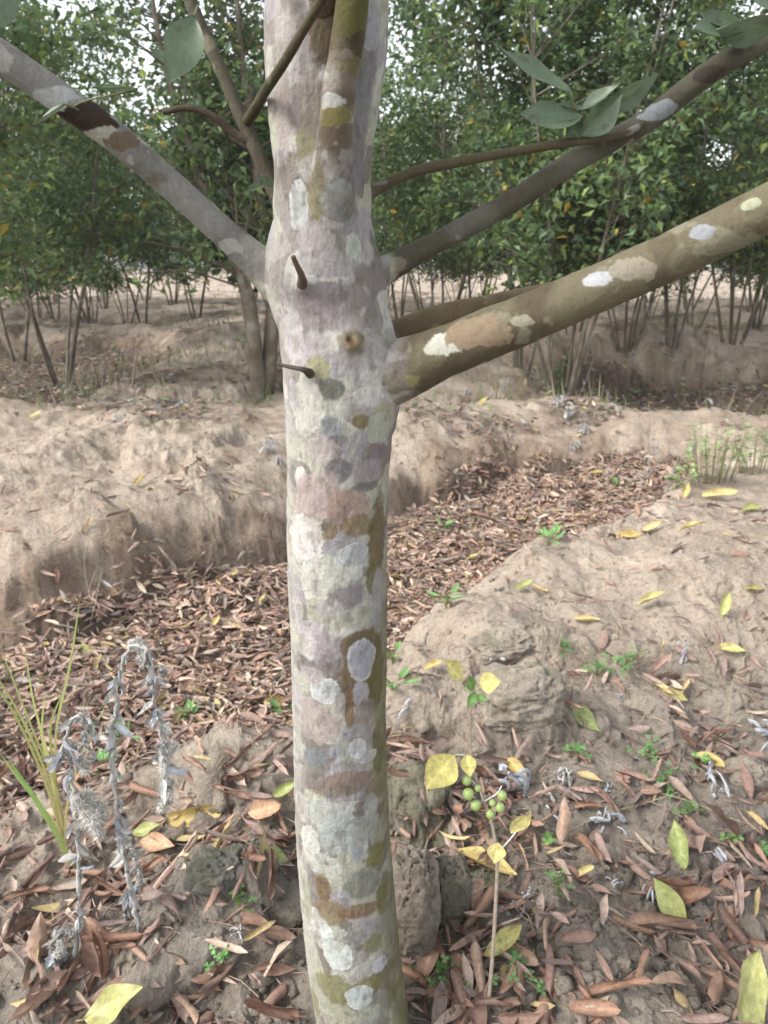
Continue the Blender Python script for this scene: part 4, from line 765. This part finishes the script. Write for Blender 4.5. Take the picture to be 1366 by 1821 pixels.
# many more small yellow ones in the litter and far banks, pale specks in the photo
# ------------------------------------------------------------------ small plants
def stem_mesh(paths, mat, col=(.3, .3, .3), ns=7, name='stem', n=16, off0=None):
    b = Bag()
    for P, r0, r1 in paths:
        pp = smooth_path(P, n); b.add(*tube(pp if off0 is None else pp-off0, np.linspace(r0, r1, n), ns), col)
    return b.mesh(name, mat)
# sapling with yellow leaves and green berries
M_STWIG = leaf_material('sapling_twig', [(.36,.40,.16)], .6, .1)
sb = on_ground(868, 1795)[0]; SY = float(sb[1])
sp = empty('sapling', sb); tag(sp, 'spindly sapling with bright yellow leaves and a cluster of green berries', 'sapling')
A = lambda u, v, dy=0.: at(u, v, SY+dy) - sb
obj('stem', stem_mesh([(np.array([A(868,1795), A(876,1700), A(882,1600), A(884,1530), A(876,1470,.01), A(860,1420,.01), A(842,1370), A(836,1310), A(838,1250), A(842,1225)]), .0032, .0020)], leaf_material('sapling_stem', [(.26,.19,.12)], .7, 0.), (1,1,1), n=40), sp)
for tw in [(np.array([A(842,1235), A(825,1225), A(803,1210)]), .0015, .0008), (np.array([A(842,1235), A(850,1225), A(862,1218)]), .0015, .0008), (np.array([A(838,1345), A(815,1342), A(800,1345)]), .0015, .0008), (np.array([A(882,1520), A(905,1495), A(925,1470)]), .0012, .0008), (np.array([A(860,1425), A(850,1400), A(836,1385)]), .0014, .0008), (np.array([A(862,1425), A(885,1410), A(892,1398)]), .0014, .0008)]: obj('twig', stem_mesh([tw], M_STWIG, (1, 1, 1)), sp)
for j, (u0, v0, u1, v1, wp, h) in enumerate([(808,1342,758,1400,58,(0,-1,.4)), (830,1340,836,1380,26,(0,-1,.3)), (822,1207,786,1172,30,(.2,-.8,.7)), (852,1216,893,1212,36,(0,-.9,.7)), (908,1480,945,1438,26,(.2,-1,.4)), (886,1498,878,1534,30,(0,-1,.4)), (846,1232,832,1258,16,(0,-1,.5)), (848,1236,868,1248,14,(0,-1,.5)), (840,1228,830,1196,18,(.2,-1,.5))]):
    a_, b_ = A(u0, v0, -.005), A(u1, v1, -.015); d = np.linalg.norm(a_+sb-CAMP); leaf_between('leaf', a_, b_, wp/FX*d, h, M_FRESHY if j < 6 else M_WEED, parent=sp, seed=j, curl=.5, bend=.25)
bm_berry = None
for (u, v, r) in [(830,1388,11),(833,1412,13),(846,1432,12),(872,1448,10),(889,1436,11),(893,1415,11),(876,1428,8),(850,1402,8)]:
    if bm_berry is None:
        th = np.linspace(0, 2*np.pi, 20, endpoint=False); ph = np.linspace(-np.pi/2, np.pi/2, 12); TH, PH = np.meshgrid(th, ph)
        bm_berry = mesh('berry', np.stack([np.cos(PH)*np.cos(TH), np.cos(PH)*np.sin(TH), np.sin(PH)*1.06], -1).reshape(-1, 3), grid_faces(12, 20, True), M_BERRY)
    c = A(u, v, -.012+.004*math.sin(u)); o = obj('berry', bm_berry, sp, tuple(c)); rr_ = r*.74/FX*np.linalg.norm(c+sb-CAMP); o.scale = (rr_,)*3
# withered fuzzy weeds on the left
def fluff(b, c, r, n, rs, col=(.74, .72, .67)):
    d = rs.normal(0, 1, (n, 3)); d /= np.linalg.norm(d, axis=1, keepdims=True); a = c + d*r*rs.uniform(.1, .6, (n, 1)); e = a + (d*.5+rs.normal(0, .8, (n, 3)))*r*.42; w_ = np.cross(d, rs.normal(0, 1, (n, 3))); w_ = w_/np.linalg.norm(w_, axis=1, keepdims=True)*.00075
    V = np.stack([a-w_, a+w_, e], 1).reshape(-1, 3); cc = np.repeat(np.array(col)*rs.uniform(.55, 1.2, (n, 1)), 3, axis=0); b.add(V, np.arange(n*3).reshape(-1, 3), cc)
def fuzzy_weed(base_px, path_px, label, seed, nleaf, heads, rad=.0031, hooks=(), group=None):
    rs = np.random.RandomState(seed); p0 = on_ground(*base_px)[0]; Y0 = float(p0[1]); t = empty('withered_weed', p0); tag(t, label, 'weed', group)
    P = np.array([at(u, v, Y0+dy)-p0 for u, v, dy in path_px]); pp = smooth_path(P, 60)
    jit = rs.normal(0, .0022, (60, 3)); rad_ = np.linspace(rad*1.15, rad*.5, 60)*(1+rs.uniform(-.3, .6, 60)); obj('stem', None or Bagmesh(tube(pp+jit, rad_, 8), 'stem', M_GREY), t)
    for j in range(nleaf):
        i = rs.randint(6, 58); a = pp[i]; an = rs.uniform(0, 6.283); L = rs.uniform(.015, .045); d = np.array([math.cos(an)*.6, math.sin(an)*.6, -rs.uniform(.1, 1.2)]); d /= np.linalg.norm(d)
        leaf_between('leaf', a, a+d*L, L*rs.uniform(.3, .5), rs.normal(0, 1, 3)+[0, -.6, .3], M_GREY if rs.rand() < .72 else M_WHITE, curl=rs.uniform(1.5, 4.5), bend=rs.uniform(-1.5, 1.5), parent=t, wav=.12, seed=j, nl=8, nw=5)
    b = Bag()
    for (u, v, r) in heads: [fluff(b, at(u, v, Y0-.012)-p0+rs.normal(0, r*.32, 3), r*rs.uniform(.35, .75), 420, rs, tuple(np.array([.78,.76,.71])*rs.uniform(.6, 1.1))) for _ in range(6)]
    for i in range(2, 60, 2): fluff(b, pp[i], .0065, 40, rs, (.45, .46, .46))
    obj('fluff', b.mesh('fluff', M_LITTER, smooth=False), t); return t
def Bagmesh(vf, name, mat, col=(1, 1, 1)): b = Bag(); b.add(vf[0], vf[1], col); return b.mesh(name, mat)
fuzzy_weed((135,1705), [(135,1705,0),(140,1620,0),(140,1520,0),(133,1430,.0),(128,1370,0),(122,1330,-.01),(112,1345,-.015),(118,1305,-.02),(138,1272,-.02),(156,1278,-.02),(154,1305,-.02),(140,1335,-.02)], 'shorter withered grey weed bent into a loop at its tip', 31, 60, [(150,1420,.024),(165,1450,.026),(172,1470,.018),(150,1350,.015)])
fuzzy_weed((245,1660), [(248,1665,0),(236,1600,0),(222,1520,0),(210,1440,0),(203,1370,0),(200,1310,0),(205,1250,-.01),(214,1190,-.02),(230,1155,-.03),(252,1148,-.04),(268,1165,-.045),(274,1200,-.05),(273,1240,-.05),(285,1300,-.05),(292,1360,-.05),(290,1430,-.05)], 'taller withered grey weed arching over with a hanging woolly head', 32, 66,
           [(240,1145,.014),(286,1195,.013),(250,1170,.012),(292,1300,.017),(298,1330,.016),(296,1365,.018),(290,1400,.016),(288,1430,.013),(282,1275,.012),(300,1350,.016)])
fuzzy_weed((200,1650), [(225,1660,0),(228,1600,.01),(250,1560,.0),(232,1500,.01)], 'short broken grey stalk between the two withered weeds', 33, 16, [(225,1500,.012)], .003)
fuzzy_weed((95,1735), [(120,1735,0),(100,1710,0),(92,1680,.0),(110,1655,.01),(130,1660,.01)], 'low curled whitish weed at the foot of the withered stalks', 34, 18, [(105,1690,.014)], .003)
# grass tufts
def tuft(base_px, blades, label, colA, colB, rad=.0028, name='grass_tuft', cat='grass tuft', depth=0., flat=.35):
    p0 = on_ground(*base_px)[0]; Y0 = float(p0[1]); t = empty(name, p0); tag(t, label, cat)
    for j, bl in enumerate(blades):
        pts = np.array([at(u, v, Y0+dy)-p0 for u, v, dy in bl]); pp = smooth_path(pts, 16); wd = rad*np.sin(np.pi*np.clip(np.linspace(.12, 1, 16), 0, 1))**.5+.0002
        sd = np.array([1, .2*((j % 3)-1), .1]); V = np.concatenate([pp-sd*wd[:, None], pp+np.array([0, -.3, -.3])*wd[:, None]*.4, pp+sd*wd[:, None]]); n = 16; i = np.arange(n-1)
        F = np.concatenate([np.stack([i, i+1, i+1+n, i+n], -1), np.stack([i+n, i+n+1, i+1+2*n, i+2*n], -1)])
        q = np.linspace(0, 1, 16)[:, None]; c = np.array(colA)*(1-q)+np.array(colB)*q; b = Bag(); b.add(V, F, np.tile(c, (3, 1))*(.85+.08*(j % 4))); obj('blade', b.mesh('blade', M_GRASS), t)
    return t
tuft((118,1520), [[(118,1520,0),(105,1420,0),(55,1290,-.03),(0,1150,-.05)],[(116,1520,0),(100,1420,0),(100,1300,0),(125,1180,.02),(142,1065,.03)],[(112,1500,0),(90,1400,-.02),(40,1280,-.04),(-20,1180,-.06)],[(120,1520,0),(95,1460,-.03),(40,1395,-.06),(0,1340,-.08)],
   [(122,1525,0),(100,1470,-.02),(60,1420,-.04),(5,1345,-.06)],[(118,1500,0),(98,1380,0),(90,1290,0),(112,1230,.02)],[(112,1500,0),(95,1400,0),(75,1310,.0),(80,1230,0)],[(114,1510,0),(120,1430,0),(150,1330,.02),(190,1250,.05)],[(110,1490,0),(80,1390,.02),(20,1260,.02),(-30,1190,.0)],[(112,1490,0),(95,1380,.02),(60,1250,.05),(45,1160,.06)]],
   'yellowing grass tuft with long thin blades at the left edge', (.50, .42, .20), (.34, .42, .14))
tuft((60,1560), [[(125,1540,0),(100,1480,-.02),(55,1410,-.04),(15,1350,-.06)],[(128,1545,0),(110,1500,-.02),(75,1440,-.04),(30,1370,-.05)]], 'pair of broader green blades leaning left beside the yellowing tuft', (.42, .46, .18), (.24, .42, .12), .007)
# clover-like seedlings, leafy weeds
def trifoliate(b, c, n, r, rs, col):
    x = np.cross(n, rs.normal(0, 1, 3)); x /= np.linalg.norm(x); y = np.cross(n, x)
    for k in range(3):
        a = k*2.094; d = x*math.cos(a)+y*math.sin(a); e = np.cross(n, d)
        V = np.array([c, c+d*r*.55+e*r*.42+n*r*.12, c+d*r*1.0+e*r*.33+n*r*.10, c+d*r*.88, c+d*r*1.0-e*r*.33+n*r*.10, c+d*r*.55-e*r*.42+n*r*.12, c+d*r*.5])
        b.add(V, np.array([[0,6,1],[1,6,2],[2,6,3],[3,6,4],[4,6,5],[5,6,0]]), col)
def clover_meshes(seed, nl, r, hgt, spread, cols, lance=False):
    rs = np.random.RandomState(seed); b = Bag(); s_ = []
    for j in range(nl):
        a = rs.uniform(0, 6.283); q = rs.uniform(.1, 1)*spread; c = np.array([q*math.cos(a), q*math.sin(a), hgt*rs.uniform(.5, 1.1)]); s_.append((np.array([[0, 0, -.01], c*[.4, .4, .7], c]), .0009, .0006))
        n = rs.normal(0, .3, 3)+[0, -.25, 1]; n /= np.linalg.norm(n); col = np.array(cols)*rs.uniform(.75, 1.3)
        if lance:
            d = np.array([math.cos(a), math.sin(a), rs.uniform(-.3, .5)]); V, F = leaf_grid(r*2.2, r*.8, curl=.6, bend=.5, nl=8, nw=5); d /= np.linalg.norm(d); yv = np.cross([0, 0, 1], d); yv /= np.linalg.norm(yv); zv = np.cross(d, yv); b.add(V[:, :1]*d+V[:, 1:2]*yv+V[:, 2:]*zv+c*.8, F, col)
        else: trifoliate(b, c, n, r*rs.uniform(.7, 1.15), rs, col)
    return stem_mesh(s_, M_GRASS, (.25, .30, .12), 4, n=6), b.mesh('foliage', M_GRASS)
CV = [clover_meshes(1, 9, .011, .03, .035, (.15,.30,.10)), clover_meshes(2, 6, .013, .025, .03, (.22,.38,.12)), clover_meshes(3, 14, .010, .035, .06, (.13,.26,.09)), clover_meshes(4, 8, .016, .03, .03, (.20,.36,.13), True)]
cv = [(1025,1345,0,'seedling right of the white felt sprigs'),(975,1500,1,'seedling with heart-shaped leaflets in the middle of the right litter'),(990,1590,0,'seedling between rolled leaves on the lower right'),(845,1650,0,'seedling right behind the mossy stone'),(830,1775,1,'bright three-leaved seedling at the bottom near the sapling foot'),
  (915,1740,2,'spreading seedling right of the sapling foot'),(780,1740,0,'seedling on the dead leaf at the stone foot'),(1295,1500,1,'seedling at the right above the grey lump'),(1255,1370,0,'seedling under the orange-edged leaf'),(1110,1190,2,'creeping plant on the soil left of the mound leaves'),
  (1060,1200,0,'small plant at the foot of the mound'),(1000,1165,0,'dark seedling behind the blocky pale clod'),(425,1620,0,'seedling on the dark soil left of the trunk'),(405,1720,0,'seedling near the lower edge left of the trunk'),(1180,1400,2,'seedling patch along the thin creeper'),(1220,1450,0,'seedling under the creeper'),
  (335,1285,3,'star-shaped green seedling in the ditch litter left of the trunk'),(505,1275,3,'green seedling touching the left side of the trunk'),(1360,1530,0,'seedling at the right edge'),(1150,1350,2,'pale creeping plant in the middle of the right slope'),(180,1370,3,'broad-leaved green weed behind the fuzzy stalks'),(215,1320,3,'green weed behind the arching grey stalk'),(700,1235,3,'dark green seedling peeping out right of the trunk'),
  (795,1080,3,'pale four-leaved seedling at the edge of the ditch right of the trunk'),(790,945,3,'grey green seedling in the ditch litter right of the trunk'),(975,970,3,'pale green seedling in the litter by the mound'),(1100,870,3,'seedling at the far end of the ditch'),(700,1180,3,'pale upright seedling just right of the trunk')]
for j, (u, v, k, lab) in enumerate(cv):
    p = on_ground(u, v)[0]; t = empty('seedling', p); t.rotation_euler.z = j*1.3; s_ = (1.0 if v > 1250 else 1.25)*(1.3 if k == 3 else 1.0); t.scale = (s_,)*3
    obj('stem', CV[k][0], t); obj('foliage', CV[k][1], t); tag(t, lab, 'seedling', 'green seedlings')
# white felted dead sprigs
def sprig_mesh(seed, n=11, L=.035, mat=None):
    rs = np.random.RandomState(seed); b = Bag()
    for j in range(n):
        a = rs.uniform(0, 6.283); d = np.array([math.cos(a), math.sin(a)*.8, rs.uniform(-.2, .7)]); d /= np.linalg.norm(d); l = L*rs.uniform(.35, 1.1)
        V, F = leaf_grid(l, l*rs.uniform(.12, .40), curl=rs.uniform(2.5, 6), bend=rs.uniform(1.2, 4.5), wav=.18, nl=9, nw=5, seed=j, twist=rs.uniform(-1.5, 1.5)); V[:, 2] *= -1; F = F[:, ::-1]
        yv = np.cross([0, 0, 1], d); yv /= np.linalg.norm(yv); zv = np.cross(d, yv); b.add(V[:, :1]*d+V[:, 1:2]*yv+V[:, 2:]*zv+np.array([0, 0, .016])+rs.normal(0, .008, 3), F)
    return b.mesh('withered_leaf', mat or M_WHITE)
SM = [sprig_mesh(k, [10, 7, 14, 5][k % 4]) for k in range(6)]; SG = [sprig_mesh(20+k, 16, .04, M_GREY) for k in range(3)]
sg = [(722,1272,.9,'white felted sprig touching the trunk side above the pale lump'),(885,1195,1.0,'white felted sprig on top of the blocky pale clod'),(892,1412,1.6,'largest tangled white sprig behind the green berries'),(985,1445,.8,'white sprig with a rounded tip right of the berries'),(1068,1472,1.1,'white sprig with spoon-shaped leaves on the right slope'),
  (1085,1415,.5,'small white curled sprig above the spoon-leaved one'),(1268,1402,1.3,'white drooping sprig on the right under the orange-edged leaf'),(1352,1325,1.4,'white sprig at the right edge of the picture'),(1160,1585,1.0,'white sprig beside the touching pair of yellow leaves'),(905,1625,.8,'small white sprig left of the big spotted yellow leaf'),
  (940,1605,.9,'grey white sprig in the litter behind the spotted yellow leaf'),(1265,1528,.7,'flat white sprig right of the upright yellow green leaf'),(424,1668,.6,'tiny bluish white sprig on the dark soil left of the trunk'),(1212,1168,.8,'small white tuft on the mound flank'),(1105,1245,.4,'tiny white speck of felt among rolled leaves'),(1095,1570,.6,'scattered white felt pieces on the grey lump'),
  (1005,1385,.9,'grey tangled sprig right of the sapling leaf'),(1360,600,.3,'')]
for j, (u, v, s_, lab) in enumerate(sg):
    if not lab: continue
    p = on_ground(u, v)[0]; d = math.hypot(p[1], CAM_H-p[2])/1.6; o = obj('felted_sprig', (SG if j in (16,) else SM)[j % (3 if j == 16 else 6)], None, (p[0], p[1], p[2]-.004)); o.scale = (s_*1.4*d,)*3; o.rotation_euler.z = j*1.7; tag(o, lab, 'dead sprig', 'white felted sprigs')
# grey withered tufts farther off on the banks
gt = [(480,800,1.6,'grey withered tuft on the bank left of the trunk'),(497,825,1.2,'white-flecked withered tuft touching the trunk outline'),(318,726,1.4,'round grey tuft on the crest of the left bank'),(210,750,1.2,'grey tuft in a hollow of the left bank'),(715,690,1.2,'grey tuft in shade right of the trunk under the branch'),(895,690,1.6,'grey dry tuft below the thick branch'),
  (1010,740,2.0,'dense grey withered clump at the far end of the ditch'),(1040,770,2.0,'lower grey withered clump at the far end of the ditch'),(1020,800,1.6,'grey clump hanging down the ditch end wall'),(1230,800,1.6,'grey clump beside the green weeds at the right'),(1292,840,1.4,'round grey seed tuft on the mound crest'),(120,700,1.6,'grey clump in the dark left hollow'),(75,690,1.6,'blackish grey clump at the far left'),
  (830,700,1.4,'grey tuft on the bank in the middle right'),(990,720,1.8,'grey tuft under the thin white stalks'),(1080,850,1.2,'grey tuft at the corner of the ditch'),(170,575,2.2,'grey weeds around the far left trees'),(110,590,2.2,'darker weeds around the far left trees')]
for j, (u, v, s_, lab) in enumerate(gt):
    p = on_ground(u, v)[0]; o = obj('withered_tuft', SG[j % 3], None, tuple(float(q) for q in p)); o.scale = (s_*1.6,)*3; o.rotation_euler.z = j*2.1; tag(o, lab, 'dead weed', 'withered tufts on the banks')
# hooked dead stalks by the ditch end
def stalk(base_px, pts, label, r=.003, col=(.42,.40,.38), name='dead_stalk', cat='dead stalk', nl=5, seed=0):
    p0 = on_ground(*base_px)[0]; Y0 = float(p0[1]); t = empty(name, p0); tag(t, label, cat)
    P = np.array([at(u, v, Y0)-p0 for u, v in pts]); pp = smooth_path(P, 24); obj('stem', Bagmesh(tube(pp, np.linspace(r, r*.5, 24), 6), 'stem', M_LITTER, col), t); rs = np.random.RandomState(seed)
    for j in range(nl):
        a = pp[rs.randint(5, 23)]; d = rs.normal(0, .5, 3)-[0, 0, .7]; d /= np.linalg.norm(d); leaf_between('leaf', a, a+d*.06, .018, rs.normal(0, 1, 3), M_GREY, curl=3, bend=1, parent=t, nl=6, nw=4, seed=j)
stalk((1130,905), [(1130,905),(1140,860),(1138,845),(1150,840),(1157,800),(1163,770),(1166,760)], 'tall dead stalk hooked at its middle at the end of the ditch', nl=9)
stalk((1180,880), [(1180,880),(1190,850),(1200,830),(1203,845),(1192,862)], 'short looped dead stalk right of the tall hooked one', nl=6, seed=2)
stalk((1015,700), [(1015,700),(1018,670),(1022,620)], 'thin white upright stalk left of a close pair below the branch', .004, (.5,.48,.42), nl=1)
stalk((1030,705), [(1030,705),(1045,670),(1056,635)], 'thin white stalk leaning right below the branch', .004, (.5,.48,.42), nl=1)
stalk((1003,690), [(1003,690),(1001,660),(1006,630)], 'thin pale stalk against green leaves below the branch', .003, (.5,.48,.42), nl=1)
stalk((235,690), [(235,690),(240,650),(246,620),(250,612)], 'brown broken stump stalk on the left bank crest', .012, (.30,.22,.16), nl=3)
stalk((160,1110), [(160,1110),(170,1070),(178,1030),(182,1010)], 'thin dry grass stem at the left bank foot', .0018, (.5,.44,.33), nl=1)
stalk((175,1100), [(175,1100),(160,1060),(150,1000),(155,960)], 'thin dry stem leaning on the left bank', .0016, (.5,.44,.33), nl=0)
# creeper: thin stems across the right slope
def creeper(pts, label, r=.0009):
    g = on_ground([p[0] for p in pts], [p[1] for p in pts]); g[:, 2] += .02; g[0, 2] -= .015; pp = smooth_path(g, 40); o = obj('creeper_stem', Bagmesh(tube(pp, r, 5), 'creeper_stem', M_LITTER, (.42,.42,.22))); tag(o, label, 'creeper')
creeper([(1000,1485),(1080,1460),(1150,1440),(1210,1420)], 'thin pale creeper stem running up through the right litter'); creeper([(1160,1410),(1230,1440),(1300,1470),(1370,1490)], 'thin creeper stem running down to the right edge')
creeper([(1265,1340),(1290,1300),(1300,1230),(1330,1165)], 'hair-thin dry stem rising at the right under the mound', .0007); creeper([(1260,1330),(1290,1310),(1330,1280)], 'short hair-thin stem above the orange-edged leaf', .0007)
# leafy green weeds farther off
def leafy_weed(u, v, hpx, wpx, n, label, seed, col=(.22,.33,.13), r=.03):
    p0 = on_ground(u, v)[0]; d = math.hypot(p0[1], CAM_H-p0[2]); h = hpx/FX*d; w_ = wpx/FX*d; rs = np.random.RandomState(seed); t = empty('leafy_weed', p0); tag(t, label, 'weed'); s_ = []; b = Bag()
    for j in range(n):
        a = rs.uniform(0, 6.283); q = math.sqrt(rs.rand())*w_; c = np.array([q*math.cos(a), q*math.sin(a)*.6, h*rs.uniform(.25, 1)]); s_.append((np.array([[c[0]*.6, c[1]*.6, -.02], [c[0]*.8, c[1]*.8, c[2]*.5], c]), .0022, .001))
        for m in range(4):
            an = rs.uniform(0, 6.283); dd = np.array([math.cos(an), math.sin(an), rs.uniform(-.4, .4)]); V, F = leaf_grid(r*rs.uniform(.7, 1.3), r*.65, curl=.6, bend=.6, nl=6, nw=4, seed=m); dd /= np.linalg.norm(dd); yv = np.cross([0, 0, 1], dd); yv /= np.linalg.norm(yv); b.add(V[:, :1]*dd+V[:, 1:2]*yv+V[:, 2:]*np.cross(dd, yv)+c*[1, 1, rs.uniform(.6, 1)], F, np.array(col)*rs.uniform(.6, 1.35))
    obj('stem', stem_mesh(s_, M_GRASS, (.28,.28,.15), 4, n=5), t); obj('foliage', b.mesh('foliage', M_GRASS), t)
leafy_weed(1270,850,110,60,44,'light green leafy weed on the mound rim at the right',1, (.30,.42,.18)); leafy_weed(1345,840,90,50,30,'darker leafy weed at the right edge behind the mound',2, (.20,.30,.13)); leafy_weed(1210,865,40,30,12,'small green weed at the left of the leafy patch',3,(.26,.38,.16))
leafy_weed(1000,690,60,28,20,'bright green upright weed below the thick branch',4, (.16,.32,.08),.05); leafy_weed(955,690,35,40,12,'low weed beside the upright green one',5,(.22,.28,.15)); leafy_weed(440,640,80,14,8,'green climber leaves on the foot of the nearest background tree',6,(.28,.36,.18),.05); leafy_weed(445,725,30,25,10,'grassy weed at the foot of the nearest background tree',7,(.22,.30,.12))
leafy_weed(300,760,20,60,24,'low greenish weed on the left bank top',8,(.24,.27,.15),.015); leafy_weed(1230,720,30,60,26,'low weeds in the far right ditch',9,(.20,.24,.14),.03); leafy_weed(60,640,40,70,26,'dark weeds in the far left hollow',10,(.14,.17,.10),.03); leafy_weed(222,530,40,12,10,'small yellow green weed in the far left alley',11,(.30,.38,.12),.05)
# far dry grass and weeds under the trees
rs = np.random.RandomState(9); n = 9000; r_ = rs.uniform(6.5, 34, n); a_ = rs.uniform(-R(36), R(36), n); x_, y_ = r_*np.sin(a_), r_*np.cos(a_); m = fbm(x_*.8, y_*.8, 60, 3) > .05; x_, y_ = x_[m], y_[m]; z_ = hq(x_, y_); n = len(x_)
hh = rs.uniform(.06, .28, n); lx = rs.normal(0, .07, n); ly = rs.normal(0, .07, n); ww_ = rs.uniform(.004, .010, n)
Vg = np.stack([np.stack([x_-ww_, y_, z_-.02], -1), np.stack([x_+ww_, y_, z_-.02], -1), np.stack([x_+lx, y_+ly, z_+hh], -1)], 1).reshape(-1, 3)
cg = np.array([(.30,.26,.15),(.22,.26,.11),(.36,.31,.22),(.16,.22,.09)])[rs.randint(0, 4, n)]*rs.uniform(.7, 1.2, (n, 1))
tag(obj('dry_grass', mesh('dry_grass', Vg, np.arange(3*n).reshape(-1, 3), M_GRASS, np.repeat(cg, 3, axis=0), smooth=False)), 'sparse dry grass and weeds between the orchard trees', 'grass', kind='stuff')
def box(b, x0, x1, y0, y1, z0, z1):
    V = np.array([[x, y, z] for x in (x0, x1) for y in (y0, y1) for z in (z0, z1)], float); b.add(V, np.array([[0,1,3,2],[4,6,7,5],[0,4,5,1],[2,3,7,6],[0,2,6,4],[1,5,7,3]]))

# ------------------------------------------------------------------ haze between the far trees
b = Bag(); box(b, -60, 60, -8, 75, -3, 9.5); hz = bpy.data.materials.new('haze'); hz.use_nodes = True; hn = hz.node_tree.nodes; hn.remove(hn['Principled BSDF']); pv_ = hn.new('ShaderNodeVolumePrincipled')
pv_.inputs['Color'].default_value = (.93, .95, .97, 1); pv_.inputs['Density'].default_value = .0012; hz.node_tree.links.new(pv_.outputs[0], hn['Material Output'].inputs['Volume'])
tag(obj('haze', b.mesh('haze', hz, False)), kind='stuff')
